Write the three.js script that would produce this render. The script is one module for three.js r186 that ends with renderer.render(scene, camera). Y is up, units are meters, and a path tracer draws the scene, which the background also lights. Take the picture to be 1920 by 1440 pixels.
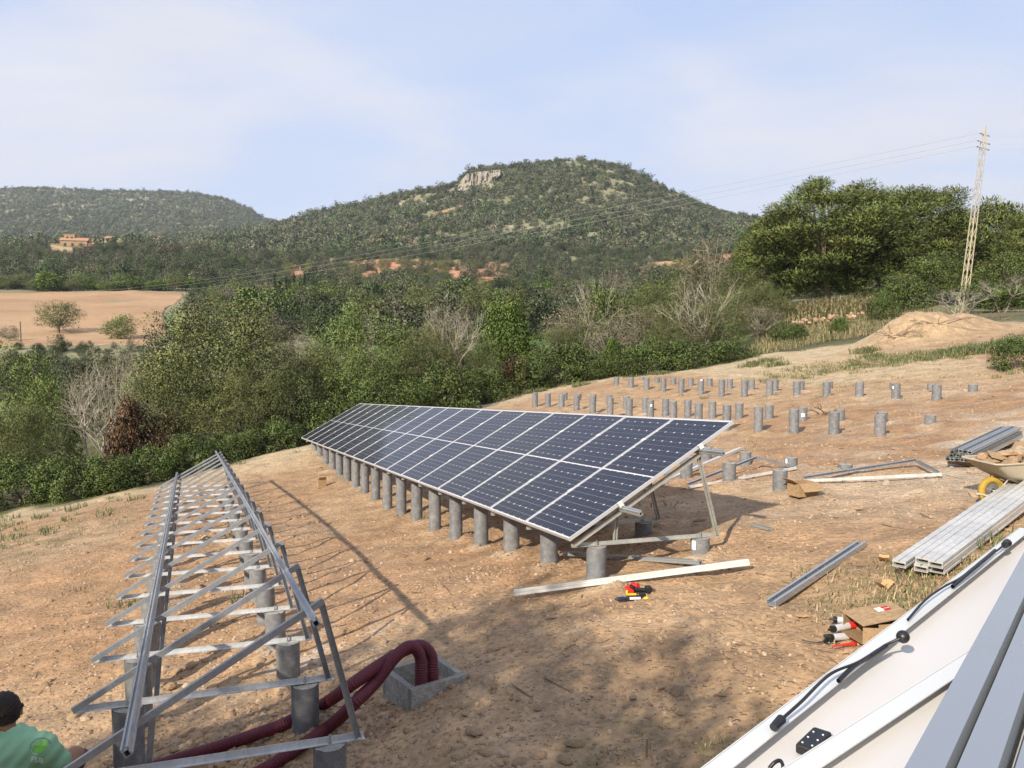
import * as THREE from 'three';
import { mergeGeometries } from 'three/addons/utils/BufferGeometryUtils.js';
import { RoundedBoxGeometry } from 'three/addons/geometries/RoundedBoxGeometry.js';
import { DecalGeometry } from 'three/addons/geometries/DecalGeometry.js';
import { MarchingCubes } from 'three/addons/objects/MarchingCubes.js';

// ---------------------------------------------------------------- camera, sky, sun, exposure
const scene = new THREE.Scene();
const EYE = 3.0, F = 1520, PITCH = Math.atan(95 / 1520);
const camera = new THREE.PerspectiveCamera(2 * Math.atan(720 / F) * 180 / Math.PI, 4 / 3, 0.05, 9000);
camera.position.set(0, EYE, 0);
camera.rotation.x = -PITCH;
const renderer = new THREE.WebGLRenderer({ antialias: true });
renderer.setSize(1024, 768);
renderer.toneMapping = THREE.LinearToneMapping;
renderer.toneMappingExposure = 1.62;
renderer.shadowMap.enabled = true;
const SUN = new THREE.Vector3(-0.453, 0.503, 0.736).normalize();
const sun = new THREE.DirectionalLight(new THREE.Color(1.0, 0.9, 0.74), 5.0);
sun.position.copy(SUN).multiplyScalar(120);
sun.castShadow = true;
sun.shadow.radius = 1.6;
sun.shadow.mapSize.set(4096, 4096);
Object.assign(sun.shadow.camera, { left: -60, right: 60, top: 60, bottom: -60, near: 1, far: 300 });
scene.add(sun, sun.target);
scene.fog = new THREE.FogExp2(new THREE.Color(0.72, 0.8, 0.95), 0.0001);

// ---------------------------------------------------------------- random numbers and noise
const rngOf = (a) => () => { a = (a + 0x6d2b79f5) | 0; let t = Math.imul(a ^ (a >>> 15), 1 | a); t = (t + Math.imul(t ^ (t >>> 7), 61 | t)) ^ t; return ((t ^ (t >>> 14)) >>> 0) / 4294967296; };
const clamp = (x, a = 0, b = 1) => Math.min(b, Math.max(a, x));
const mix = (a, b, t) => a + (b - a) * t;
const smooth = (a, b, x) => { const t = clamp((x - a) / (b - a)); return t * t * (3 - 2 * t); };
const hash2 = (x, y, s = 0) => { let h = Math.imul(x | 0, 374761393) ^ Math.imul(y | 0, 668265263) ^ Math.imul(s + 17, 1274126177); h = Math.imul(h ^ (h >>> 13), 1274126177); h ^= h >>> 16; return (h >>> 0) / 4294967296; };
function noise(x, y, s = 0, wrap = 0) {
  const xi = Math.floor(x), yi = Math.floor(y), fx = x - xi, fy = y - yi, u = fx * fx * (3 - 2 * fx), v = fy * fy * (3 - 2 * fy);
  const w = (n) => (wrap ? ((n % wrap) + wrap) % wrap : n);
  const a = hash2(w(xi), w(yi), s), b = hash2(w(xi + 1), w(yi), s), c = hash2(w(xi), w(yi + 1), s), d = hash2(w(xi + 1), w(yi + 1), s);
  return mix(mix(a, b, u), mix(c, d, u), v);
}
function fbm(x, y, o = 4, s = 0, wrap = 0) { let f = 0, a = 0.5, n = 0; for (let i = 0; i < o; i++) { f += a * noise(x, y, s + i * 7, wrap); n += a; a *= 0.5; x *= 2; y *= 2; wrap *= 2; } return f / n; }
const lerpTable = (tab, x) => { if (x <= tab[0][0]) return tab[0][1]; for (let i = 1; i < tab.length; i++) if (x <= tab[i][0]) return mix(tab[i - 1][1], tab[i][1], (x - tab[i - 1][0]) / (tab[i][0] - tab[i - 1][0])); return tab[tab.length - 1][1]; };
const V = (x, y, z) => new THREE.Vector3(x, y, z);

// sky: thin high cloud over pale blue, brighter and whiter towards the horizon, all the way round
{
  const W = 2048, H = 1024, data = new Float32Array(W * H * 4);
  for (let j = 0; j < H; j++) {
    const el = ((j + 0.5) / H - 0.5) * Math.PI, y = Math.sin(el), yy = Math.max(y, 0), ce = Math.cos(el);
    for (let i = 0; i < W; i++) {
      const ph = ((i + 0.5) / W - 0.5) * 2 * Math.PI, x = Math.cos(ph) * ce, z = Math.sin(ph) * ce;
      const k = 1 / (yy + 0.16), px = x * k, pz = z * k;
      const wx = fbm(px * 0.7 + 3, pz * 0.7, 3, 11) * 1.6, wz = fbm(px * 0.7, pz * 0.7 + 9, 3, 31) * 1.6;
      let c = fbm((px * 0.9 + pz * 0.35) * 0.75 + wx, (pz * 0.8 - px * 0.3) * 1.35 + wz, 6, 51);
      let cloud = smooth(0.26, 0.7, c) * 0.7 + 0.2;
      const fine = fbm(px * 5 + wx * 4, pz * 9, 4, 71); cloud = clamp(cloud * (0.72 + 0.56 * fine));
      // low cumulus near the skyline
      const az = Math.atan2(x, -z), cu = fbm(az * 9, el * 30, 5, 91), band = smooth(0.12, 0.17, el) * (1 - smooth(0.2, 0.26, el)) * smooth(-0.25, -0.5, az) * smooth(-1.6, -1.2, az);
      const puff = smooth(0.5, 0.62, cu) * band;
      const hz = Math.pow(1 - yy, 5);
      const blue = [mix(0.31, 0.6, hz), mix(0.44, 0.68, hz), mix(0.73, 0.82, hz)];
      const grey = 0.92 - 0.12 * fbm(px * 1.3 + 7, pz * 1.3, 3, 111);
      const white = [0.7 * grey, 0.715 * grey, 0.79 * grey];
      const o = (j * W + i) * 4, gl = 0.81;
      for (let n = 0; n < 3; n++) {
        let v = mix(blue[n], white[n], cloud);
        v = mix(v, [0.62, 0.62, 0.7][n], puff * 0.8);
        if (y < 0) v = mix(v, [0.3, 0.3, 0.3][n], smooth(0, -0.3, y));
        data[o + n] = v * gl;
      }
      data[o + 3] = 1;
    }
  }
  const sky = new THREE.DataTexture(data, W, H, THREE.RGBAFormat, THREE.FloatType);
  sky.mapping = THREE.EquirectangularReflectionMapping; sky.magFilter = THREE.LinearFilter; sky.minFilter = THREE.LinearFilter; sky.needsUpdate = true;
  scene.background = sky; scene.environment = sky;
}

// ---------------------------------------------------------------- pixel of the photograph + depth -> point of the place
const CP = Math.cos(PITCH), SP = Math.sin(PITCH);
function at(px, py, d) { const u = -(py - 720) / F * d; return V((px - 960) / F * d, u * CP - d * SP + EYE, -u * SP - d * CP); }
function onY(px, py, y) { const p = at(px, py, 1); const k = (y - EYE) / (p.y - EYE); return V(p.x * k, y, p.z * k); }
function onGround(px, py) { let p = onY(px, py, 0.3); for (let i = 0; i < 40; i++) { const q = onY(px, py, ground(p.x, p.z)); p.lerp(q, 0.6); } return p; }

// ---------------------------------------------------------------- naming, tagging
const used = new Map();
function numbered(name) { const n = used.get(name) || 0; used.set(name, n + 1); return n ? name + '_' + String(n).padStart(3, '0') : name; }
function tag(o, label, category, group, kind) { if (label) o.userData.label = label; if (category) o.userData.category = category; if (group) o.userData.group = group; if (kind) o.userData.kind = kind; return o; }
function mesh(name, geo, mat, parent) { const m = new THREE.Mesh(geo, mat); m.name = parent ? name : numbered(name); m.castShadow = m.receiveShadow = true; (parent || scene).add(m); return m; }
function thing(name, label, category, pos, group) { const g = new THREE.Group(); g.name = numbered(name); if (pos) g.position.copy(pos); tag(g, label, category, group); scene.add(g); return g; }
function structure(name, geo, mat, label) { const m = mesh(name, geo, mat); tag(m, label, null, null, 'structure'); return m; }
const ORD = ['first', 'second', 'third', 'fourth', 'fifth', 'sixth', 'seventh', 'eighth', 'ninth', 'tenth', 'eleventh', 'twelfth', 'thirteenth', 'fourteenth', 'fifteenth', 'sixteenth', 'seventeenth', 'eighteenth', 'nineteenth', 'twentieth'];

// ---------------------------------------------------------------- geometry helpers
const T = (g, x = 0, y = 0, z = 0, rx = 0, ry = 0, rz = 0, s = 1) => { g.applyMatrix4(new THREE.Matrix4().compose(V(x, y, z), new THREE.Quaternion().setFromEuler(new THREE.Euler(rx, ry, rz)), Array.isArray(s) ? V(...s) : V(s, s, s))); return g; };
const box = (w, h, d, x = 0, y = 0, z = 0) => new THREE.BoxGeometry(w, h, d).translate(x, y, z);
const rbox = (w, h, d, r = 0.004, x = 0, y = 0, z = 0) => new RoundedBoxGeometry(w, h, d, 1, r).translate(x, y, z);
const merge = (list) => mergeGeometries(list.map((g) => { const h = g.index ? g.toNonIndexed() : g; for (const k of Object.keys(h.attributes)) if (!['position', 'normal', 'uv'].includes(k)) h.deleteAttribute(k); return h; }));
function tube(points, r, radial = 6, seg = 0, closed = false) { const c = new THREE.CatmullRomCurve3(points); return new THREE.TubeGeometry(c, seg || points.length * 6, r, radial, closed); }
// a bar of a given section (Shape in x,y) from a to b with its y axis near "up"
function between(geo, a, b, up = V(0, 1, 0)) {       // geo runs along +z from 0 to 1*len
  const z = b.clone().sub(a), len = z.length(); z.normalize(); const x = up.clone().cross(z).normalize(), y = z.clone().cross(x);
  return geo.applyMatrix4(new THREE.Matrix4().makeBasis(x, y, z).setPosition(a));
}
function extrude(shape, len, steps = 1) { return new THREE.ExtrudeGeometry(shape, { depth: len, bevelEnabled: false, steps, curveSegments: 3 }); }
const poly = (pts) => { const s = new THREE.Shape(); pts.forEach(([x, y], i) => (i ? s.lineTo(x, y) : s.moveTo(x, y))); s.closePath(); return s; };
// C-channel, open side up, outer w x h, wall t, lips
const channelShape = (w, h, t = 0.004, lip = 0.008) => poly([[-w / 2, 0], [w / 2, 0], [w / 2, h], [w / 2 - lip, h], [w / 2 - lip, h - t], [w / 2 - t, h - t], [w / 2 - t, t], [-w / 2 + t, t], [-w / 2 + t, h - t], [-w / 2 + lip, h - t], [-w / 2 + lip, h], [-w / 2, h]]);
// aluminium rail: hollow section, slot on top, grooves at the sides
function railShape(w = 0.05, h = 0.06) {
  const s = poly([[-w / 2, 0], [w / 2, 0], [w / 2, h * 0.3], [w / 2 - 0.005, h * 0.34], [w / 2 - 0.005, h * 0.6], [w / 2, h * 0.64], [w / 2, h], [0.008, h], [0.008, h - 0.012], [-0.008, h - 0.012], [-0.008, h], [-w / 2, h], [-w / 2, h * 0.64], [-w / 2 + 0.005, h * 0.6], [-w / 2 + 0.005, h * 0.34], [-w / 2, h * 0.3]]);
  const hole = new THREE.Path(); hole.moveTo(-w / 2 + 0.009, 0.004); hole.lineTo(-w / 2 + 0.009, h - 0.017); hole.lineTo(w / 2 - 0.009, h - 0.017); hole.lineTo(w / 2 - 0.009, 0.004); hole.closePath(); s.holes.push(hole);
  return s;
}

// ---------------------------------------------------------------- textures
function tex(size, fn, { srgb = false, ch = 4, repeat = 1 } = {}) {
  const d = new Uint8Array(size * size * 4);
  for (let j = 0; j < size; j++) for (let i = 0; i < size; i++) { const c = fn(i / size, j / size); const o = (j * size + i) * 4; const a = Array.isArray(c) ? c : [c, c, c]; d[o] = clamp(a[0]) * 255; d[o + 1] = clamp(a[1]) * 255; d[o + 2] = clamp(a[2]) * 255; d[o + 3] = 255; }
  const t = new THREE.DataTexture(d, size, size); t.wrapS = t.wrapT = THREE.RepeatWrapping; t.magFilter = THREE.LinearFilter; t.minFilter = THREE.LinearMipmapLinearFilter; t.generateMipmaps = true; t.repeat.set(repeat, repeat); if (srgb) t.colorSpace = THREE.SRGBColorSpace; t.needsUpdate = true; return t;
}
// soil: grains, crumbs, small stones. One tile = 3 m
const pebbles = [];
{ const r = rngOf(5); for (let i = 0; i < 2600; i++) pebbles.push([r(), r(), 0.0014 + 0.0045 * Math.pow(r(), 3.5), r()]); }
const PG = 64, pebCell = Array.from({ length: PG * PG }, () => []);
for (const p of pebbles) for (let a = -1; a <= 1; a++) for (let b = -1; b <= 1; b++) pebCell[((Math.floor(p[1] * PG) + a + PG) % PG) * PG + ((Math.floor(p[0] * PG) + b + PG) % PG)].push(p);
const pebAt = (u, v) => { let best = 0, id = 0; for (const p of pebCell[Math.floor(v * PG) % PG * PG + Math.floor(u * PG) % PG]) { let dx = Math.abs(u - p[0]), dy = Math.abs(v - p[1]); dx = Math.min(dx, 1 - dx); dy = Math.min(dy, 1 - dy); const q = 1 - (dx * dx * (0.7 + p[3]) + dy * dy * (1.6 - p[3] * 0.8)) / (p[2] * p[2]); if (q > best) { best = q; id = p[3]; } } return [best, id]; };
const soilMap = tex(1024, (u, v) => {
  const f = fbm(u * 12, v * 12, 6, 3, 12), g = fbm(u * 90, v * 90, 3, 9, 90), [p, id] = pebAt(u, v);
  const b = 0.78 + 0.26 * (f - 0.5) + 0.24 * (g - 0.5);
  const c = [b, b * 0.985, b * 0.96];
  if (p > 0.02) { const w = 0.74 + 0.26 * id; return [mix(c[0], w, 0.8), mix(c[1], w * 0.99, 0.8), mix(c[2], w * 1.02, 0.8)]; }
  return c;
}, { srgb: true });
const soilBump = tex(1024, (u, v) => { const f = fbm(u * 10, v * 10, 6, 23, 10), g = fbm(u * 70, v * 70, 4, 29, 70), [p] = pebAt(u, v); return 0.25 + 0.4 * (f - 0.5) + 0.3 * (g - 0.5) + 0.4 * Math.sqrt(p); });
const speckle = tex(512, (u, v) => { const a = fbm(u * 16, v * 16, 5, 41, 16), b = fbm(u * 120, v * 120, 2, 47, 120); return 0.8 + 0.28 * (a - 0.5) + 0.2 * (b - 0.5); }, { srgb: true });
const streaks = tex(512, (u, v) => { const a = fbm(u * 40, v * 3, 4, 61, 1 << 20), b = fbm(u * 8, v * 8, 4, 67, 8); return 0.55 + 0.3 * (a - 0.5) + 0.5 * (b - 0.5); });
const fineBump = tex(512, (u, v) => fbm(u * 48, v * 48, 4, 77, 48));
const galvMap = tex(256, (u, v) => 0.86 + 0.22 * (fbm(u * 6, v * 6, 3, 83, 6) - 0.5) + 0.1 * (fbm(u * 40, v * 40, 2, 87, 40) - 0.5), { srgb: true });
const S = (hex, o = {}) => new THREE.MeshStandardMaterial({ color: hex, roughness: 0.8, ...o });
const lin = (r, g, b) => new THREE.Color().setRGB(r, g, b);
const M = {
  galv: S(lin(0.46, 0.485, 0.52), { metalness: 0.5, roughness: 0.36, map: galvMap }),
  galvLight: S(lin(0.7, 0.71, 0.72), { metalness: 0.3, roughness: 0.42, map: galvMap }),
  alu: S(lin(0.76, 0.76, 0.73), { metalness: 0.35, roughness: 0.42 }),
  aluDark: S(lin(0.2, 0.21, 0.21), { metalness: 0.6, roughness: 0.45 }),
  railWhite: S(lin(0.7, 0.7, 0.68), { metalness: 0.35, roughness: 0.42 }),
  frameGrey: S(lin(0.56, 0.56, 0.52), { metalness: 0.4, roughness: 0.45, map: galvMap }),
  railPale: S(lin(0.8, 0.79, 0.76), { metalness: 0.4, roughness: 0.45, map: galvMap }),
  railGrey: S(lin(0.36, 0.38, 0.4), { metalness: 0.5, roughness: 0.42, roughnessMap: streaks }),
  pipe: S(lin(0.255, 0.26, 0.275), { roughness: 0.62, map: speckle }),
  pipe2: S(lin(0.28, 0.28, 0.29), { roughness: 0.68, map: speckle }),
  concrete: S(lin(0.52, 0.5, 0.46), { roughness: 0.95, map: speckle, bumpMap: fineBump, bumpScale: 0.006 }),
  bolt: S(lin(0.4, 0.4, 0.41), { metalness: 0.8, roughness: 0.4 }),
  cell: new THREE.MeshPhysicalMaterial({ color: lin(0.009, 0.0105, 0.022), roughness: 0.45, specularIntensity: 0.35 }),
  backsheet: S(lin(0.6, 0.58, 0.575), { roughness: 0.4 }),
  frame: S(lin(0.58, 0.59, 0.61), { metalness: 0.45, roughness: 0.4 }),
  glass: new THREE.MeshPhysicalMaterial({ color: 0xffffff, roughness: 0.06, transmission: 1, thickness: 0, ior: 1.4 }),
  hose: S(lin(0.1, 0.009, 0.022), { roughness: 0.62 }),
  black: S(lin(0.012, 0.012, 0.014), { roughness: 0.42 }),
  card: S(lin(0.5, 0.33, 0.18), { roughness: 0.85, map: speckle }),
  cardDark: S(lin(0.36, 0.22, 0.11), { roughness: 0.88, map: speckle }),
  red: S(lin(0.55, 0.02, 0.015), { roughness: 0.4 }),
  yellow: S(lin(0.72, 0.45, 0.015), { roughness: 0.5 }),
  navy: S(lin(0.012, 0.016, 0.05), { roughness: 0.45 }),
  white: S(lin(0.78, 0.78, 0.76), { roughness: 0.55 }),
  silver: S(lin(0.62, 0.63, 0.65), { metalness: 0.4, roughness: 0.32 }),
};
M.glass.specularIntensity = 0.42;
// ================================================================ GROUND AND TERRAIN
const surveyed = [[-6.08, -3.6, -24.55], [-5.28, -3.66, -22.55], [-4.48, -3.66, -20.55], [-3.68, -3.63, -18.55], [-2.89, -3.48, -16.55], [-2.09, -3.34, -14.55], [-1.29, -3.15, -12.55], [-0.49, -2.8, -10.54], [0.31, -2.51, -8.54], [0.77, -2.27, -7.5], [1.8, -2.19, -7.98],
  [0.8, -2.49, -28.07], [1.2, -2.54, -27.07], [5.21, -2.11, -17.05], [5.61, -2.0, -16.04], [6.01, -1.89, -15.04], [6.41, -1.77, -14.04], [1.86, -2.34, -28.42], [5.06, -2.15, -20.4], [5.86, -2.02, -18.4], [6.66, -1.84, -16.4], [7.46, -1.6, -14.39],
  [3.93, -1.92, -30.42], [4.73, -1.98, -28.42], [5.53, -1.99, -26.41], [6.33, -1.94, -24.41], [7.13, -1.8, -22.4], [7.93, -1.6, -20.4], [8.73, -1.44, -18.39], [9.13, -1.43, -17.39], [4.95, -1.8, -30.84], [6.15, -1.85, -27.83], [7.35, -1.8, -24.83], [9.35, -1.42, -19.82], [10.15, -1.35, -17.81],
  [2.74, -2.32, -12.6], [3.14, -2.16, -11.6], [3.54, -2.02, -10.6], [3.8, -2.23, -13.1], [4.2, -2.08, -12.1], [4.6, -1.93, -11.1], [-0.95, -2.72, -4.5], [-1.4, -2.72, -5.6], [-1.8, -2.84, -6.6], [-2.2, -2.95, -7.6], [-3.25, -3.3, -7.1], [-3.65, -3.36, -8.1], [-4.6, -3.5, -12], [-6.4, -3.72, -15.5], [-8.4, -4.0, -20]];
const planeY = (x, z) => -2.69 + 0.156 * clamp(x, -26, 26) + 0.006 * clamp(z, -60, 10);
for (const s of surveyed) s.push(s[1] - planeY(s[0], s[2]));
// far relief: [photograph column] tables of the line of sight at each depth
const RIDGE1 = [[-600, 455], [200, 452], [400, 447], [480, 438], [540, 421], [600, 404], [680, 388], [760, 372], [840, 360], [858, 354], [880, 331], [905, 325], [960, 320], [1020, 311], [1100, 307], [1160, 316], [1200, 334], [1240, 356], [1290, 380], [1330, 397], [1385, 410], [1450, 420], [1700, 440], [2200, 450]];
const RIDGE2 = [[-600, 388], [-200, 372], [0, 361], [80, 357], [200, 363], [300, 365], [360, 366], [420, 375], [470, 395], [500, 413], [535, 421], [620, 432], [2200, 440]];
const CENTRE = [[40, 705], [60, 655], [95, 604], [150, 571], [210, 554], [260, 546], [330, 532], [420, 496]];
const LEFT = [[40, 815], [60, 752], [95, 654], [150, 592], [212, 548], [260, 531], [330, 505], [420, 474]];
const RIGHT = [[40, 592], [60, 566], [95, 540], [150, 516], [210, 498], [260, 488], [330, 470], [420, 455]];
function sight(px, d) {
  const l = 1 - smooth(300, 560, px), r = smooth(1150, 1560, px);
  const near = (q) => mix(mix(lerpTable(CENTRE, q), lerpTable(LEFT, q), l), lerpTable(RIGHT, q), r);
  if (d <= 420) return near(d);
  const r1 = lerpTable(RIDGE1, px), r2 = lerpTable(RIDGE2, px);
  if (d <= 850) return mix(near(420), r1, Math.pow((d - 420) / 430, 0.92));
  if (d <= 1150) return mix(r1, Math.max(r1 + 14, 436), (d - 850) / 300);
  if (d <= 2000) return mix(Math.max(r1 + 14, 436), r2, Math.pow((d - 1150) / 850, 0.9));
  return mix(r2, r2 + 30, clamp((d - 2000) / 900));
}
function farY(x, z) {
  const rho = Math.hypot(x, z), th = Math.atan2(x, -z), tc = clamp(th, -0.8, 0.8), px = 960 + Math.tan(tc) * F, d = rho * Math.cos(tc);
  const y = d * (625 - sight(px, d)) / F, out = smooth(0.85, 1.5, Math.abs(th));
  const n = (fbm(x / 60, z / 60, 4, 201) - 0.5) * clamp((d - 200) / 300) * 9 + (fbm(x / 14, z / 14, 3, 211) - 0.5) * clamp(d / 200) * 1.4;
  return mix(y, rho * 0.012, out) + n * (1 - out);
}
// loose soil heaped against the foot of every post
const feet = [];
{ const put = (x, z, n, h = 0.38, sgn = 1) => { for (let i = 0; i < n; i++) feet.push([x + sgn * Math.sin(h) * 1.08 * i, z + sgn * Math.cos(h) * 1.08 * i]); };
  put(-2.09, -4.1, 16, 0.379, -1); put(-1.05, -4.52, 16, 0.379, -1); put(-6.0, -24.52, 18); put(-4.95, -24.95, 18); put(0.803, -28.07, 15); put(1.859, -28.42, 15); put(3.93, -30.42, 14); put(4.95, -30.84, 14); put(2.736, -12.6, 3); put(3.399, -14.1, 4); }
const feetGrid = new Map(); for (const f of feet) for (let a = -1; a <= 1; a++) for (let b = -1; b <= 1; b++) { const k = (Math.floor(f[0]) + a) + ',' + (Math.floor(f[1]) + b); if (!feetGrid.has(k)) feetGrid.set(k, []); feetGrid.get(k).push(f); }
function footing(x, z) { let h = 0; for (const f of feetGrid.get(Math.floor(x) + ',' + Math.floor(z)) || []) { const d = Math.hypot(x - f[0], z - f[1]); h = Math.max(h, Math.exp(-(((d - 0.14) / 0.11) ** 2)) * (0.4 + 1.2 * noise(x * 6, z * 6, 331))); } return h; }
const bump = (x, z, cx, cz, sx, sz, h) => h * Math.exp(-(((x - cx) / sx) ** 2 + ((z - cz) / sz) ** 2));
function ground(x, z) {
  let w = 0.02, r = 0;
  for (const s of surveyed) { const d2 = (x - s[0]) ** 2 + (z - s[2]) ** 2; if (d2 < 60) { const k = Math.exp(-d2 / 3.2); w += k; r += k * s[3]; } }
  const rho = Math.hypot(x, z);
  let y = planeY(x, z) + r / w;
  // the spoil heap with roots, the bank under the stacked modules, soil thrown up round the cable pit
  y += bump(x, z, 16.2, -33, 1.7, 1.4, 1.0) + bump(x, z, 18.6, -34.2, 1.5, 1.4, 0.6) + bump(x, z, 17.2, -33.4, 2.6, 1.6, 0.2) + (fbm(x * 1.6, z * 1.6, 3, 341) - 0.5) * bump(x, z, 17, -33.4, 2.6, 1.8, 0.5);
  y += smooth(3.4, 1.9, rho) * smooth(-1.6, 0.2, x) * 0.95;
  y += bump(x, z, -0.15, -5.6, 0.5, 0.45, 0.1) + bump(x, z, -1.3, -6.3, 0.5, 0.4, 0.07) - bump(x, z, -2.1, -5.0, 0.9, 0.35, 0.1);
  if (rho < 36) y += footing(x, z) * 0.045;
  const n = (fbm(x * 0.45, z * 0.45, 4, 301) - 0.5) * 0.16 + (fbm(x * 2.1, z * 2.1, 4, 311) - 0.5) * 0.075 + (fbm(x * 7, z * 7, 3, 321) - 0.5) * 0.028;
  y += n * smooth(70, 30, rho);
  if (rho > 37) y = mix(y, farY(x, z), smooth(38, 64, rho));
  return y + EYE;
}
// outline of the bare clearing (x, z)
const CLEAR = [[-30, 4], [-19, -9], [-16.4, -16], [-13.9, -21.6], [-10.6, -22.9], [-8.8, -25.0], [-7.1, -27.2], [-4.6, -31.4], [-1.8, -36], [-0.5, -39.8], [2.8, -41.6], [5.6, -37.6], [8.8, -36.6], [12.4, -38.5], [15.2, -37], [18, -37], [21.5, -36.5], [21.5, -31.5], [17.4, -28], [14.6, -22], [13.8, -14], [13, -4], [14, 6], [-10, 12]];
function edgeDistance(x, z) {   // > 0 inside
  let inside = false, best = 1e9;
  for (let i = 0, j = CLEAR.length - 1; i < CLEAR.length; j = i++) {
    const [xi, zi] = CLEAR[i], [xj, zj] = CLEAR[j];
    if ((zi > z) !== (zj > z) && x < (xj - xi) * (z - zi) / (zj - zi) + xi) inside = !inside;
    const dx = xj - xi, dz = zj - zi, t = clamp(((x - xi) * dx + (z - zi) * dz) / (dx * dx + dz * dz)); best = Math.min(best, Math.hypot(x - xi - t * dx, z - zi - t * dz));
  }
  return inside ? best : -best;
}
const C3 = (a, b, t) => [mix(a[0], b[0], t), mix(a[1], b[1], t), mix(a[2], b[2], t)];
function soilColour(x, z) {
  const e = edgeDistance(x, z) + (fbm(x * 0.8, z * 0.8, 4, 401) - 0.5) * 2.6;
  const p = fbm(x * 0.32, z * 0.32, 4, 411), q = fbm(x * 1.3 + 5, z * 1.3, 4, 421), s = fbm(x * 4.5, z * 4.5, 3, 431);
  let c = C3([0.52, 0.325, 0.182], [0.635, 0.455, 0.285], smooth(0.3, 0.7, p) * 0.75 + (q - 0.5) * 0.7);
  c = C3(c, [0.4, 0.235, 0.135], smooth(0.58, 0.74, q) * 0.28);
  // yellow-white sandy margin at the far edge, chalky spill on the right, pale crushed stone by the table
  const past = (x - 4.95) * 0.929 - (z + 30.84) * 0.371, back = clamp(smooth(6.5, 2, e) * smooth(-24, -31, z + x * 0.4 - 2) + smooth(0.6, 2.4, past + (q - 0.5) * 2) * smooth(-15, -24, z) * 0.8 * smooth(14.5, 12, x));
  c = C3(c, [0.74, 0.6, 0.4], back * 0.9);
  c = C3(c, [0.7, 0.6, 0.48], smooth(0.36, 0.56, q * 0.5 + p * 0.5) * (Math.exp(-(((x - 6.6) / 2.6) ** 2 + ((z + 11.2) / 2.4) ** 2)) + 0.8 * Math.exp(-(((x - 9.6) / 2.6) ** 2 + ((z + 15) / 3) ** 2))) * 0.95);
  c = C3(c, [0.66, 0.54, 0.42], smooth(0.52, 0.66, s * 0.6 + q * 0.4) * (Math.exp(-(((x + 2.0) / 0.9) ** 2 + ((z + 7.2) / 0.7) ** 2)) + 0.7 * Math.exp(-(((x - 0.8) / 0.5) ** 2 + ((z + 6.0) / 0.4) ** 2)) + 0.8 * Math.exp(-(((x - 3.4) / 0.8) ** 2 + ((z + 9.0) / 0.35) ** 2))));
  c = C3(c, [0.68, 0.56, 0.43], clamp(footing(x, z) * 1.2) * smooth(0.45, 0.62, s) * 0.7);
  // trampled dry grass by the stacked modules, thin weeds
  const hay = Math.exp(-(((x - 3.3) / 1.1) ** 2 + ((z + 5.9) / 0.9) ** 2)) + 0.9 * Math.exp(-(((x - 0.9) / 0.8) ** 2 + ((z + 4.4) / 0.6) ** 2)) + 0.8 * Math.exp(-(((x + 9.5) / 1.6) ** 2 + ((z + 16) / 2.5) ** 2));
  c = C3(c, [0.2, 0.17, 0.075], clamp(hay) * smooth(0.4, 0.6, s) * 0.8);
  const weeds = Math.exp(-(((x - 13.2) / 3.2) ** 2 + ((z + 26.5) / 1.4) ** 2));
  c = C3(c, [0.17, 0.17, 0.06], clamp(weeds * 1.2) * smooth(0.42, 0.58, q));
  // beyond the edge: leaf litter and rough grass
  const litter = C3([0.1, 0.085, 0.045], [0.15, 0.17, 0.06], smooth(0.35, 0.65, p));
  return C3(litter, c, smooth(-0.7, 0.5, e));
}
function farColour(x, z) {
  const th = Math.atan2(x, -z), px = 960 + Math.tan(clamp(th, -0.9, 0.9)) * F, d = Math.hypot(x, z) * Math.cos(clamp(th, -0.9, 0.9));
  const p = fbm(x / 26, z / 26, 4, 501), q = fbm(x / 7, z / 7, 3, 511);
  let c = C3([0.15, 0.15, 0.08], [0.21, 0.195, 0.11], smooth(0.3, 0.7, p));
  c = C3(c, [0.085, 0.15, 0.035], smooth(0.5, 0.62, fbm(x / 34 + 9, z / 34, 3, 521)) * smooth(230, 120, d) * 0.9);
  // red orchard soil
  const red = smooth(510, 560, px) * smooth(1010, 900, px) * smooth(262, 285, d) * smooth(440, 415, d) + 0.9 * smooth(840, 880, px) * smooth(1020, 960, px) * smooth(235, 250, d) * smooth(290, 270, d) + smooth(1190, 1215, px) * smooth(1420, 1380, px) * smooth(330, 345, d) * smooth(430, 400, d) + smooth(400, 420, px) * smooth(530, 505, px) * smooth(470, 485, d) * smooth(560, 545, d) + smooth(660, 690, px) * smooth(790, 765, px) * smooth(520, 535, d) * smooth(600, 585, d);
  c = C3(c, [0.42, 0.2, 0.105], clamp(red) * smooth(0.37, 0.47, p * 0.35 + q * 0.65));
  // limestone showing high on the hill
  if (d > 560) c = C3(c, [0.36, 0.32, 0.23], smooth(0.6, 0.74, fbm(x / 18, z / 12, 4, 531)) * 0.8);
  return c;
}
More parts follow.
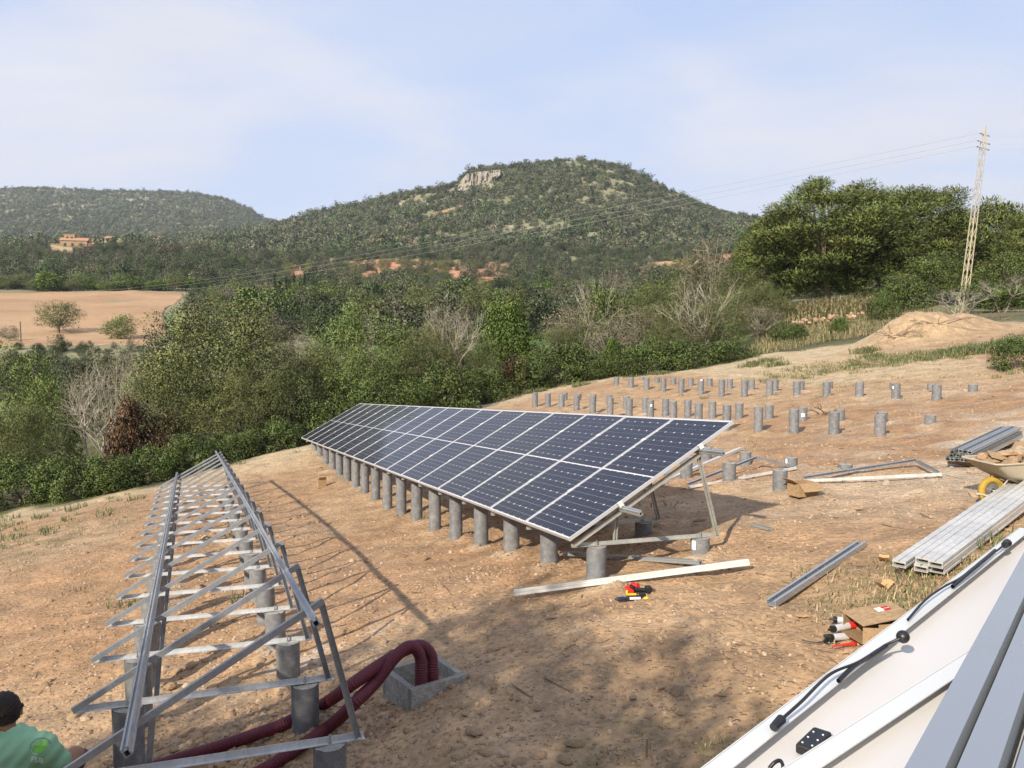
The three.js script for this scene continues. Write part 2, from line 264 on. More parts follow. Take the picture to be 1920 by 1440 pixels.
function polarSheet(r0, r1, ratio, step, colour) {
  const angles = [], radii = [];
  for (let a = -47; a <= 47; a += step) angles.push(a);
  for (let a = 50; a < 313; a += 6) angles.push(a);
  angles.push(313);
  for (let r = r0; r < r1; r *= ratio) radii.push(r); radii.push(r1);
  const nA = angles.length, nR = radii.length, pos = new Float32Array(nA * nR * 3), col = new Float32Array(nA * nR * 3), uv = new Float32Array(nA * nR * 2), idx = [];
  let k = 0;
  for (let i = 0; i < nR; i++) for (let j = 0; j < nA; j++, k++) {
    const a = angles[j] * Math.PI / 180, x = Math.sin(a) * radii[i], z = -Math.cos(a) * radii[i];
    pos[k * 3] = x; pos[k * 3 + 1] = ground(x, z); pos[k * 3 + 2] = z;
    const c = colour(x, z); col[k * 3] = c[0]; col[k * 3 + 1] = c[1]; col[k * 3 + 2] = c[2];
    uv[k * 2] = x / 3; uv[k * 2 + 1] = z / 3;
    if (i < nR - 1 && j < nA - 1) { const b = k + nA; idx.push(k, k + 1, b, k + 1, b + 1, b); }
  }
  const g = new THREE.BufferGeometry(); g.setAttribute('position', new THREE.BufferAttribute(pos, 3)); g.setAttribute('color', new THREE.BufferAttribute(col, 3)); g.setAttribute('uv', new THREE.BufferAttribute(uv, 2)); g.setIndex(idx); g.computeVertexNormals(); return g;
}
const soilMat = new THREE.MeshStandardMaterial({ vertexColors: true, map: soilMap, bumpMap: soilBump, bumpScale: 0.06, roughness: 0.97 });
const hillMat = new THREE.MeshStandardMaterial({ vertexColors: true, roughness: 1 });
structure('ground', polarSheet(0.3, 46, 1.011, 0.22, soilColour), soilMat, 'bare reddish brown stony soil of the building site');
structure('hillside_terrain', polarSheet(46, 3400, 1.03, 0.36, (x, z) => { const r = Math.hypot(x, z); return C3(soilColour(x, z), farColour(x, z), smooth(46, 62, r)); }), hillMat, 'valley floor and hills rising behind the site');
// ploughed field across the valley
{
  const cols = 150, rows = 46, pos = [], uv = [], idx = [], col = [];
  for (let i = 0; i <= rows; i++) for (let j = 0; j <= cols; j++) {
    const t = i / rows, d = mix(96, 213, t), px = mix(-420, mix(300, 346, t) + 10 * Math.sin(t * 9), j / cols), x = (px - 960) / F * d, z = -d;
    const rim = Math.min(i, rows - i, cols - j) ? 0.1 : -0.6; pos.push(x, ground(x, z) + rim, z); uv.push(x / 6, z / 6);
    const c = C3([0.43, 0.27, 0.155], [0.55, 0.37, 0.225], smooth(0.3, 0.7, fbm(x / 20, z / 9, 4, 601)) * 0.8 + 0.2 * Math.sin(t * 7 + px / 300)); col.push(...C3(c, [0.36, 0.2, 0.1], smooth(0.86, 1, t) * 0.5));
    if (i < rows && j < cols) { const k = i * (cols + 1) + j, b = k + cols + 1; idx.push(k, k + 1, b, k + 1, b + 1, b); }
  }
  const g = new THREE.BufferGeometry(); g.setAttribute('position', new THREE.Float32BufferAttribute(pos, 3)); g.setAttribute('uv', new THREE.Float32BufferAttribute(uv, 2)); g.setAttribute('color', new THREE.Float32BufferAttribute(col, 3)); g.setIndex(idx); g.computeVertexNormals();
  const furrow = tex(512, (u, v) => 0.5 + 0.5 * Math.sin((u * 0.34 + v) * 2 * Math.PI * 12 + fbm(u * 6, v * 6, 3, 611, 6) * 3) * 0.5 + 0.4 * (fbm(u * 40, v * 40, 3, 617, 40) - 0.5));
  const furrowTint = tex(512, (u, v) => { const k = 0.86 + 0.08 * Math.sin((u * 0.34 + v) * 2 * Math.PI * 6 + fbm(u * 5, v * 5, 3, 613, 5) * 3) + 0.14 * (fbm(u * 30, v * 30, 4, 619, 30) - 0.5); return [k, k * 0.985, k * 0.96]; }, { srgb: true });
  structure('ploughed_field', g, new THREE.MeshStandardMaterial({ vertexColors: true, map: furrowTint, bumpMap: furrow, bumpScale: 0.14, roughness: 1 }), 'pale brown ploughed field across the valley');
}
// ---------------------------------------------------------------- stones and gravel
function stoneGeo(seed, flat = 0.6, detail = 1) {
  const g = new THREE.IcosahedronGeometry(1, detail), p = g.attributes.position, r = rngOf(seed), o = [r() * 9, r() * 9];
  for (let i = 0; i < p.count; i++) { const v = V(p.getX(i), p.getY(i), p.getZ(i)); const k = 0.72 + 0.62 * fbm(v.x * 1.3 + o[0] + v.z * 0.7, v.y * 1.3 + o[1] - v.z * 0.9, 2, seed); v.multiplyScalar(k); p.setXYZ(i, v.x, v.y * flat, v.z * 0.85); }
  g.computeVertexNormals(); return g;
}
const stoneMats = [S(lin(0.56, 0.37, 0.23), { roughness: 0.95, map: speckle }), S(lin(0.46, 0.3, 0.18), { roughness: 0.95, map: speckle }), S(lin(0.62, 0.46, 0.32), { roughness: 0.95, map: speckle })];
{
  const r = rngOf(71), list = [[], [], []];
  const spot = (x, z, s) => { const m = new THREE.Matrix4().compose(V(x, ground(x, z) + s * 0.12, z), new THREE.Quaternion().setFromEuler(new THREE.Euler(r() * 0.6, r() * 6.3, r() * 0.6)), V(s, s, s)); list[Math.floor(r() * 3)].push(m); };
  for (let i = 0; i < 22000; i++) {
    const d = 3.3 * Math.pow(13, Math.pow(r(), 0.8)), px = -150 + r() * 2250, x = (px - 960) / F * d, z = -d;
    if (edgeDistance(x, z) < 0.2) continue;
    const dens = 0.25 + 1.3 * smooth(0.42, 0.66, fbm(x * 0.9, z * 0.9, 3, 701)); if (r() > dens) continue;
    spot(x, z, 0.006 + 0.017 * Math.pow(r(), 2.4) + d * 0.0003);
  }
  for (const [cx, cz, sx, sz, n, s0] of [[-1.75, -5.55, 0.9, 0.5, 900, 0.02], [-1.9, -4.4, 0.9, 0.6, 420, 0.02], [-2.4, -7.5, 0.8, 1.2, 350, 0.016], [2.2, -12.2, 1.6, 1.2, 260, 0.018], [0.2, -8.7, 0.9, 0.6, 200, 0.016], [-3.6, -10, 1.6, 2, 500, 0.016]])
    for (let i = 0; i < n; i++) { const a = r() * 6.3, q = Math.sqrt(-2 * Math.log(r() + 1e-6)) * 0.7; spot(cx + Math.cos(a) * q * sx, cz + Math.sin(a) * q * sz, s0 * (0.4 + 1.3 * Math.pow(r(), 2))); }
  const clods = []; for (let i = 0; i < 3200; i++) { const d = 3.4 * Math.pow(9, r()), px = -150 + r() * 2250, x = (px - 960) / F * d, z = -d; if (edgeDistance(x, z) < 0.5 || r() > 0.2 + 1.5 * smooth(0.45, 0.66, fbm(x * 0.7 + 4, z * 0.7, 3, 711))) continue; const s = 0.012 + 0.035 * Math.pow(r(), 2.6) + d * 0.0006; clods.push([new THREE.Matrix4().compose(V(x, ground(x, z) + s * 0.05, z), new THREE.Quaternion().setFromEuler(new THREE.Euler(r() * 0.5, r() * 6.3, r() * 0.5)), V(s * (0.8 + r()), s * 0.7, s)), soilColour(x, z), 0.68 + 0.2 * r()]); }
  { const m = new THREE.InstancedMesh(stoneGeo(37, 0.6, 1), S(0xffffff, { roughness: 1, map: speckle }), clods.length), col = new THREE.Color(); clods.forEach(([x, c, t], k) => { m.setMatrixAt(k, x); m.setColorAt(k, col.setRGB(c[0] * t, c[1] * t, c[2] * t)); }); m.name = 'soil_clods'; m.castShadow = m.receiveShadow = true; tag(m, 'crumbled soil clods over the bare ground', 'soil', null, 'stuff'); scene.add(m); }
  const names = ['loose pale gravel and small stones over the soil', 'tan gravel scattered over the soil', 'whitish stone chips scattered over the soil'];
  list.forEach((l, i) => { const m = new THREE.InstancedMesh(stoneGeo(30 + i, 0.6, 0), stoneMats[i], l.length); l.forEach((x, k) => m.setMatrixAt(k, x)); m.name = numbered('gravel'); m.castShadow = m.receiveShadow = true; tag(m, names[i], 'gravel', null, 'stuff'); scene.add(m); });
}
{
  const geos = [0, 1, 2, 3].map((i) => stoneGeo(50 + i, 0.62, 2));
  const spots = [[345, 1227, 26], [305, 1256, 20], [330, 1262, 18], [358, 1250, 20], [290, 1278, 17], [318, 1290, 22], [272, 1292, 18], [350, 1288, 15], [385, 1240, 14], [486, 1245, 22], [583, 1246, 14], [553, 1262, 14], [606, 1260, 12], [385, 1010, 12], [375, 1103, 18], [392, 1118, 13], [660, 1053, 12], [752, 1014, 8], [868, 1035, 12], [845, 1036, 9], [930, 1065, 9], [756, 1160, 10], [836, 1158, 8], [1196, 895, 10], [370, 1418, 16], [330, 1395, 18], [300, 1405, 12], [430, 1345, 20], [420, 1312, 16], [275, 1380, 18], [640, 1345, 14], [815, 1300, 20], [770, 1298, 24], [1240, 1290, 12], [942, 1416, 20], [1500, 1158, 16], [1600, 960, 14], [160, 1350, 18], [190, 1400, 20], [225, 1395, 16], [150, 1395, 12], [100, 1225, 12], [60, 1180, 10], [240, 1330, 20], [232, 1345, 16]];
  const r = rngOf(73);
  spots.forEach(([px, py, w], i) => { const p = onGround(px, py), d = -p.z, s = w / F * d * 0.55; const m = mesh('rock', geos[i % 4], stoneMats[(i * 2) % 3]); m.position.set(p.x, ground(p.x, p.z) + s * 0.22, p.z); m.rotation.set(r() * 0.4, r() * 6.3, r() * 0.4); m.scale.setScalar(s); tag(m, 'loose limestone rock lying on the bare soil of the site', 'rock', 'loose rocks on the soil'); });
}
console.log('ground done');
// ================================================================ POSTS
const pipeGeo = new THREE.CylinderGeometry(0.095, 0.095, 1, 20, 1, true).translate(0, -0.5, 0);
const rimGeo = new THREE.RingGeometry(0.088, 0.095, 20).rotateX(-Math.PI / 2);
const fillGeos = [0, 1, 2].map((k) => { const g = new THREE.CircleGeometry(0.092, 20).rotateX(-Math.PI / 2), h = new THREE.RingGeometry(0.002, 0.0915, 20, 4).rotateX(-Math.PI / 2), p = h.attributes.position; for (let i = 0; i < p.count; i++) { const x = p.getX(i), z = p.getZ(i); p.setY(i, 0.004 + 0.012 * fbm(x * 30 + k * 5, z * 30, 3, 31) - 0.004); } h.computeVertexNormals(); return h; });
const studGeo = new THREE.CylinderGeometry(0.007, 0.007, 0.07, 8).translate(0, 0.03, 0);
const footGeo = (() => { const g = new THREE.TorusGeometry(0.1, 0.022, 5, 16).rotateX(Math.PI / 2), p = g.attributes.position; for (let i = 0; i < p.count; i++) p.setY(i, p.getY(i) * 0.5 + 0.02 * hash2(i, 3)); g.computeVertexNormals(); return g; })();
let postCount = 0;
function post(p, label, group, { stud = false, sticker = null, extra = 0 } = {}) {
  const g = thing('pipe_post', label, 'post', p, group), r = rngOf(900 + postCount++);
  const depth = p.y - ground(p.x, p.z) + 0.25 + extra, w = 1 + (r() - 0.5) * 0.03;
  g.rotation.set((r() - 0.5) * 0.022, r() * 6.28, (r() - 0.5) * 0.022);
  const m = mesh('pipe', pipeGeo, postCount % 3 ? M.pipe : M.pipe2, g); m.scale.set(w, depth, w);
  const f = mesh('concrete_fill', fillGeos[postCount % 3], M.concrete, g); f.position.y = -0.006; f.scale.set(w, 1, w);
  if (stud) mesh('stud', studGeo, M.bolt, g);
  if (sticker) { const a = Math.atan2(-p.x, -p.z) + sticker[0] - g.rotation.y, s = mesh('sticker', new THREE.CylinderGeometry(0.0965, 0.0965, sticker[2], 6, 1, true, -sticker[1] / 2, sticker[1]), M.white, g); s.rotation.y = a; s.position.y = -sticker[3]; }
  return g;
}
const dirs = (h, k, b) => [V(Math.sin(h) * Math.cos(k), Math.sin(k), Math.cos(h) * Math.cos(k)), V(Math.cos(h) * Math.cos(b), Math.sin(b), -Math.sin(h) * Math.cos(b))];
const STEP = 1.08;
const along = (o, ...pairs) => { const p = o.clone(); for (let i = 0; i < pairs.length; i += 2) p.addScaledVector(pairs[i], pairs[i + 1]); return p; };

// ================================================================ MOUNTING FRAMES
const RISE = Math.PI / 6, BEAM = 1.6;
const angleShape = poly([[-0.02, 0], [0.02, 0], [0.02, 0.034], [0.0165, 0.034], [0.0165, 0.004], [-0.02, 0.004]]), capShape = (w, h, t = 0.0035) => poly([[-w / 2, 0], [-w / 2, h], [w / 2, h], [w / 2, 0], [w / 2 - t, 0], [w / 2 - t, h - t], [-w / 2 + t, h - t], [-w / 2 + t, 0]]);
const gBeam = extrude(angleShape, BEAM + 0.03).rotateY(Math.PI / 2).translate(-0.01, 0, 0);
const gRafter = extrude(capShape(0.034, 0.036), BEAM).rotateY(Math.PI / 2);
const LEG = 2 * BEAM * Math.sin(RISE / 2);
const gLeg = extrude(capShape(0.036, 0.03), LEG).rotateX(-Math.PI / 2);
const gStrut = extrude(capShape(0.034, 0.028), 0.27).rotateX(-Math.PI / 2);
const gBolt = merge([new THREE.CylinderGeometry(0.012, 0.012, 0.012, 6).translate(0, 0.006, 0), new THREE.CylinderGeometry(0.006, 0.006, 0.05, 6).translate(0, 0.02, 0)]);
for (const g of [gBeam, gRafter, gLeg, gStrut]) { const uv = g.attributes.uv; for (let i = 0; i < uv.count; i++) uv.setXY(i, uv.getX(i) * 2, uv.getY(i) * 2); }
function frame(parent, name, mat, bolts) {
  const f = new THREE.Group(); f.name = name; (parent || scene).add(f);
  mesh('base_beam', gBeam, mat === M.galv ? M.galvLight : mat, f);
  const ra = mesh('rafter', gRafter, mat, f); ra.rotation.z = RISE; ra.position.set(0, 0.012, 0.0385);
  const le = mesh('rear_leg', gLeg, mat, f); le.rotation.z = RISE / 2; le.position.set(BEAM - 0.02, 0.012, 0.0425); le.rotation.y = 0;
  const st = mesh('front_strut', gStrut, mat, f); st.position.set(0.47, 0.015, -0.038); st.rotation.z = -0.06;
  for (const x of bolts || []) { const b = mesh('bolt', gBolt, M.bolt, f); b.position.set(x, 0.005, 0.004); }
  return f;
}
const purlinShape = railShape(0.039, 0.047);

// ---------------------------------------------------------------- empty rack in the left foreground
const HZ = 0.3788;
const [aZ, bZ] = dirs(HZ, 0.0835, -0.029), nZ = aZ.clone().cross(bZ).normalize(); if (nZ.y < 0) nZ.negate();
const oZ = V(-2.3657, -2.306 + EYE, -3.9913);
const rdZ = bZ.clone().multiplyScalar(Math.cos(RISE)).addScaledVector(nZ, Math.sin(RISE)), upZ = nZ.clone().multiplyScalar(Math.cos(RISE)).addScaledVector(bZ, -Math.sin(RISE));
const basisZ = new THREE.Matrix4().makeBasis(bZ, bZ.clone().cross(aZ).negate().normalize(), aZ);
const NZ = 16;
{
  const rack = thing('mounting_rack', 'long empty galvanised steel rack of triangle frames waiting for panels', 'rack', oZ);
  rack.quaternion.setFromRotationMatrix(basisZ);
  for (let i = 0; i < NZ; i++) { const f = frame(rack, 'triangle_frame', M.galv, [0.3, 1.42]); f.position.set(0, 0, -STEP * i); f.rotation.z = (hash2(i, 5) - 0.5) * 0.006; }
  for (const [t, z0, z1] of [[0.5, 0.57, -16.45], [1.5, 0.53, -16.3]]) {
    const c = [Math.cos(RISE) * t - Math.sin(RISE) * 0.046, Math.sin(RISE) * t + Math.cos(RISE) * 0.046 + 0.022];
    let zz = z0;
    for (let k = 0; k < 3; k++) { const len = (z0 - z1) / 3; const g = extrude(purlinShape, len - 0.006); const p = mesh('purlin', g, M.galv, rack); p.position.set(c[0], c[1], zz - len); p.rotation.z = RISE; zz -= len; if (k < 2) { const sp = mesh('splice_plate', box(0.003, 0.03, 0.16), M.bolt, rack); sp.position.set(c[0] + 0.03, c[1] + 0.012, zz); sp.rotation.z = RISE; } }
  }
  for (let i = 0; i < NZ; i++) for (const [t, nm] of [[0.3, 'left'], [1.42, 'right']]) {
    const p = along(oZ, aZ, -STEP * i, bZ, t, nZ, -0.003);
    post(p, `grey pipe post under the empty rack, ${ORD[i]} from the camera on its ${nm} side`, 'posts carrying the empty rack');
  }
}
// ---------------------------------------------------------------- finished table with 18 modules
const MW = 1.038, ML = 2.094, MT = 0.035, PITCHW = 1.058, CELLW = 0.1655, CELLH = 0.0825, GAP = 0.0022;
const frameGeo = merge([rbox(0.011, MT, ML, 0.002, -MW / 2 + 0.0055, -MT / 2, 0), rbox(0.011, MT, ML, 0.002, MW / 2 - 0.0055, -MT / 2, 0), rbox(MW - 0.022, MT, 0.011, 0.002, 0, -MT / 2, -ML / 2 + 0.0055), rbox(MW - 0.022, MT, 0.011, 0.002, 0, -MT / 2, ML / 2 - 0.0055),
  box(0.024, 0.002, ML - 0.03, -MW / 2 + 0.023, -MT + 0.0012, 0), box(0.024, 0.002, ML - 0.03, MW / 2 - 0.023, -MT + 0.0012, 0)]);
const sheetGeo = box(MW - 0.022, 0.004, ML - 0.022, 0, -0.0095, 0);
const glassGeo = new THREE.PlaneGeometry(MW - 0.023, ML - 0.023).rotateX(-Math.PI / 2).translate(0, -0.002, 0);
const cellShape = (() => { const a = CELLW / 2, b = CELLH / 2, c = 0.013; return poly([[-a, -b], [a, -b], [a, b - c], [a - c, b], [-a + c, b], [-a, b - c]]); })();
const cellGeo = new THREE.ShapeGeometry(cellShape).rotateX(-Math.PI / 2), cellGeoB = new THREE.ShapeGeometry(cellShape).rotateX(-Math.PI / 2).rotateY(Math.PI);
const cellSpots = [];
for (let half = 0; half < 2; half++) for (let r = 0; r < 12; r++) for (let c = 0; c < 6; c++) cellSpots.push([(c - 2.5) * (CELLW + GAP), (half ? 1 : -1) * (0.008 + (r + 0.5) * (CELLH + 0.0021)), r % 2]);
const cellGrid = merge(cellSpots.map(([x, z, f]) => (f ? cellGeoB : cellGeo).clone().translate(x, -0.0062, z)));
const busbars = merge(Array.from({ length: 6 * 5 }, (_, i) => box(0.0009, 0.0004, 2.02, (Math.floor(i / 5) - 2.5) * (CELLW + GAP) + ((i % 5) - 2) * 0.0325, -0.0058, 0)));
const busMat = S(lin(0.09, 0.1, 0.13), { metalness: 0.4, roughness: 0.5 });
function solarPanel(parent, single) {
  const g = new THREE.Group(); g.name = 'solar_panel'; parent.add(g);
  mesh('frame', frameGeo, M.frame, g); mesh('backsheet', sheetGeo, M.backsheet, g);
  if (single) for (const [x, z, f] of cellSpots) { const c = mesh('cell', f ? cellGeoB : cellGeo, M.cell, g); c.position.set(x, -0.0062, z); }
  else tag(mesh('cell_grid', cellGrid, M.cell, g), null, null, null, 'stuff');
  mesh('glass', glassGeo, M.glass, g);
  return g;
}
const [aA, bA] = dirs(0.38, 0.0712, -0.026), upA0 = aA.clone().cross(bA).normalize(); if (upA0.y < 0) upA0.negate();
const bA1 = upA0.clone().cross(aA).normalize(); if (bA1.dot(bA) < 0) bA1.negate();
const basisA = new THREE.Matrix4().makeBasis(bA1, upA0, aA);
const lowA = V(-6.5274, -3.2165 + EYE, -24.91);
{
  const arr = thing('solar_array', 'long tilted row of eighteen dark blue solar panels on steel frames', 'solar array', lowA);
  arr.quaternion.setFromRotationMatrix(basisA);
  const slope = new THREE.Group();
  for (let i = 0; i < 18; i++) {
    const p = solarPanel(arr, i >= 16); p.rotation.order = 'ZYX';
    const t = ML / 2; p.position.set(Math.cos(RISE) * t, Math.sin(RISE) * t, (i + 0.5) * PITCHW);
    const mt = new THREE.Matrix4().makeBasis(V(0, 0, 1), V(-Math.sin(RISE), Math.cos(RISE), 0), V(-Math.cos(RISE), -Math.sin(RISE), 0)); // module: x across = along the table, z down the slope
    p.quaternion.setFromRotationMatrix(mt);
    p.position.add(V((hash2(i, 2) - 0.5) * 0.004, (hash2(i, 3) - 0.5) * 0.004, 0));
  }
  const drop = 0.11;
  for (let i = 0; i < 18; i++) { const f = frame(arr, 'triangle_frame', M.frameGrey, [0.245, 1.4]); f.position.set(0.1, -drop, 0.56 + STEP * i); }
  for (const t of [0.6, 1.63]) {
    const c = [Math.cos(RISE) * t + Math.sin(RISE) * 0.092, Math.sin(RISE) * t - Math.cos(RISE) * 0.092];
    let zz = 0.15; const len = (19.38 - zz) / 3;
    for (let k = 0; k < 3; k++) { const p = mesh('purlin', extrude(purlinShape, len - 0.005), M.railGrey, arr); p.position.set(c[0], c[1], zz); p.rotation.z = RISE; zz += len; }
    for (let i = 0; i <= 18; i++) { const e = i === 0 || i === 18; const cl = mesh(e ? 'end_clamp' : 'mid_clamp', e ? endClamp() : midClamp(), M.alu, arr); const q = t; cl.position.set(Math.cos(RISE) * q - Math.sin(RISE) * 0.002, Math.sin(RISE) * q + Math.cos(RISE) * 0.002, i * PITCHW + (i === 0 ? -0.008 : i === 18 ? 0.008 : 0)); cl.rotation.z = RISE; }
  }
  for (let i = 0; i < 18; i++) {
    const pf = along(lowA, aA, 0.56 + STEP * i, bA1, 0.345, upA0, -0.114);
    post(pf, `grey pipe post under the front edge of the solar array, ${ORD[17 - i]} from the near end`, 'posts carrying the solar array');
  }
  for (let i = 11; i < 18; i++) {
    const pb = along(lowA, aA, 0.56 + STEP * i, bA1, 1.5, upA0, -0.114);
    post(pb, `grey pipe post under the raised rear of the solar array, ${ORD[17 - i]} from the near end`, 'posts carrying the solar array', i === 17 ? { sticker: [-0.7, 0.5, 0.09, 0.06] } : {});
  }
}
function midClamp() { return midClamp.g || (midClamp.g = rbox(0.05, 0.006, 0.034, 0.002)); }
function endClamp() { return endClamp.g || (endClamp.g = merge([rbox(0.05, 0.006, 0.03, 0.002), box(0.05, 0.045, 0.004, 0, -0.02, 0.013)])); }

// ---------------------------------------------------------------- free-standing posts of the tables still to come
{
  const rows = [
    [V(0.803, -2.053, -28.069), 0.042, 15, 'near line of the middle block', [], { 7: [0.25, 0.5, 0.06, 0.13] }],
    [V(1.859, -2.076, -28.42), 0.041, 15, 'far line of the middle block', [], { 11: [0.1, 0.75, 0.07, 0.16] }],
    [V(3.93, -1.638, -30.42), 0.038, 14, 'near line of the farthest block', [], { 5: [0.2, 0.6, 0.05, 0.03], 12: [-0.7, 0.4, 0.06, 0.08] }],
    [V(4.95, -1.66, -30.84), 0.038, 14, 'far line of the farthest block', [], {}],
    [V(2.736, -1.93, -12.6), 0.06, 3, 'near line beside the finished array', [1], {}],
    [V(3.399, -1.989, -14.1), 0.058, 4, 'far line beside the finished array', [1], { 2: [-0.8, 0.4, 0.1, 0.06] }],
  ];
  for (const [o, k, n, where, stud, st] of rows) {
    const [a] = dirs(0.38, k, 0); o.y += EYE;
    for (let i = 0; i < n; i++) post(along(o, a, STEP * i), `grey pipe post, ${ORD[i]} from left in the ${where}`, 'free-standing grey posts on the cleared ground', { stud: stud.length > 0, sticker: st[i] || null });
  }
}
// ---------------------------------------------------------------- loose rails and frames on the ground
function groundRail(name, px0, py0, px1, py1, mat, label, { w = 0.05, h = 0.05, shape = null, lift = 0.0, roll = 0 } = {}) {
  const a = onGround(px0, py0), b = onGround(px1, py1), len = a.distanceTo(b);
  let top = -9; for (let i = 0; i <= 12; i++) { const x = mix(a.x, b.x, i / 12), z = mix(a.z, b.z, i / 12); top = Math.max(top, ground(x, z) - mix(a.y, b.y, i / 12)); }
  a.y += top * 0.8 + lift; b.y += top * 0.8 + lift;
  const g = extrude(shape || railShape(w, h), len); if (roll) g.rotateZ(roll);
  const o = mesh(name, g, mat); const z = b.clone().sub(a).normalize(), x = V(0, 1, 0).cross(z).normalize(), y = z.clone().cross(x);
  o.quaternion.setFromRotationMatrix(new THREE.Matrix4().makeBasis(x, y, z)); o.position.copy(a); tag(o, label, 'rail'); return o;
}
groundRail('mounting_rail', 965, 1130, 1405, 1073, M.railWhite, 'long white metal rail on bare soil behind the red and black tools', { w: 0.055, h: 0.045 });
groundRail('mounting_rail', 1058, 1049, 1314, 1068, M.railGrey, 'dark grey rail lying in shade beside the near post of the solar array', { w: 0.055, h: 0.04 });
groundRail('mounting_rail', 1446, 1140, 1617, 1026, M.railGrey, 'grey open channel rail lying alone left of the dry grass', { shape: channelShape(0.08, 0.05, 0.006, 0.02) });
groundRail('mounting_rail', 1410, 986, 1444, 995, M.railGrey, 'short grey rail offcut at the tip of the array shadow', { shape: channelShape(0.05, 0.03) });
groundRail('mounting_rail', 1236, 913, 1388, 846, M.railWhite, 'long pale rail lying between the posts behind the array', { w: 0.06, h: 0.05 });
groundRail('mounting_rail', 1246, 892, 1330, 868, M.railGrey, 'grey rail half hidden behind the raised end of the array', { w: 0.06, h: 0.04 });
function lyingFrame(px0, py0, px1, py1, label, flip) {
  const a = onGround(px0, py0), b = onGround(px1, py1), f = frame(null, numbered('triangle_frame'), M.galv, []);
  const x = b.clone().sub(a).normalize(), n = V(0.1, 1, 0.0).normalize(), z = x.clone().cross(V(0, 1, 0)).normalize();
  // lay the triangle flat: its height axis points away along the ground
  const y = V(0, 1, 0).cross(x).normalize(); if (y.z > 0) y.negate(); y.addScaledVector(V(0, 1, 0), 0.05).normalize(); const zz = x.clone().cross(y).normalize();
  f.quaternion.setFromRotationMatrix(new THREE.Matrix4().makeBasis(x, y, zz)); f.position.copy(a); f.position.y += 0.06; tag(f, label, 'frame'); return f;
}
lyingFrame(1508, 910, 1732, 899, 'flat steel triangle frame lying right of the open cardboard box');
lyingFrame(1292, 921, 1492, 884, 'flat steel triangle frame lying among the three near posts');

// ================================================================ CABLE PIT AND CONDUITS
{
  const y = onGround(793, 1290).y + 0.14, L = onY(737, 1255, y), Fr = onY(780, 1283, y), R = onY(855, 1262, y), c = L.clone().add(R).multiplyScalar(0.5);
  const ang = Math.atan2(-(R.z - Fr.z), R.x - Fr.x), s = 0.46, w = 0.048;
  const pit = thing('cable_pit', 'square open concrete cable pit with two red conduits going in', 'cable pit', V(c.x, y, c.z)); pit.rotation.y = ang;
  for (const [dx, dz, a] of [[0, s / 2 - w / 2, 0], [0, -s / 2 + w / 2, 0], [s / 2 - w / 2, 0, 1], [-s / 2 + w / 2, 0, 1]]) { const g = rbox(a ? w : s, 0.42, a ? s - 2 * w - 0.002 : w, 0.006, 0, -0.21, 0); const m = mesh('side_wall', g, M.concrete, pit); m.position.set(dx, 0, dz); }
  const fl = mesh('floor_slab', box(s - 2 * w - 0.004, 0.02, s - 2 * w - 0.004), M.concrete, pit); fl.position.y = -0.4;
  // ridged conduit
  const conduit = (pts, r, label) => {
    const c = new THREE.CatmullRomCurve3(pts, false, 'centripetal'), len = c.getLength(), pitch = 0.015, n = Math.round(len / pitch) * 4, rad = 10;
    const fr = c.computeFrenetFrames(n, false), pos = [], idx = [];
    for (let i = 0; i <= n; i++) { const p = c.getPointAt(i / n), q = [1, 1, 0.9, 0.9][i % 4] * r; for (let j = 0; j <= rad; j++) { const a = j / rad * Math.PI * 2, v = fr.normals[i].clone().multiplyScalar(Math.cos(a) * q).addScaledVector(fr.binormals[i], Math.sin(a) * q).add(p); pos.push(v.x, v.y, v.z); if (i < n && j < rad) { const k = i * (rad + 1) + j, b = k + rad + 1; idx.push(k, b, k + 1, k + 1, b, b + 1); } } }
    const g = new THREE.BufferGeometry(); g.setAttribute('position', new THREE.Float32BufferAttribute(pos, 3)); g.setIndex(idx); g.computeVertexNormals();
    return tag(mesh('conduit', g, M.hose), label, 'conduit', 'ridged red conduits');
  };
  const gp = (px, py, lift = 0.045) => { const p = onGround(px, py); p.y = ground(p.x, p.z) + lift; return p; };
  const lift = (px, py, d) => at(px, py, d);
  const d0 = -c.z;
  conduit([V(c.x + 0.05, y - 0.38, c.z - 0.02), lift(811, 1262, d0 + 0.02), lift(808, 1228, d0 + 0.03), lift(791, 1211, d0 + 0.0), lift(764, 1217, d0 - 0.08), lift(715, 1245, d0 - 0.25), lift(655, 1287, d0 - 0.5), gp(600, 1335), gp(530, 1370), gp(440, 1402), gp(350, 1430), gp(250, 1462), gp(120, 1500)], 0.044, 'upper dark red ridged conduit arching out of the concrete pit');
  conduit([V(c.x - 0.04, y - 0.38, c.z + 0.03), lift(789, 1268, d0 - 0.05), lift(786, 1226, d0 - 0.05), lift(770, 1212, d0 - 0.1), lift(745, 1228, d0 - 0.2), lift(705, 1278, d0 - 0.35), lift(665, 1318, d0 - 0.55), gp(620, 1372), gp(560, 1414), gp(500, 1452), gp(400, 1500)], 0.044, 'lower dark red ridged conduit running under the near end of the rack');
}
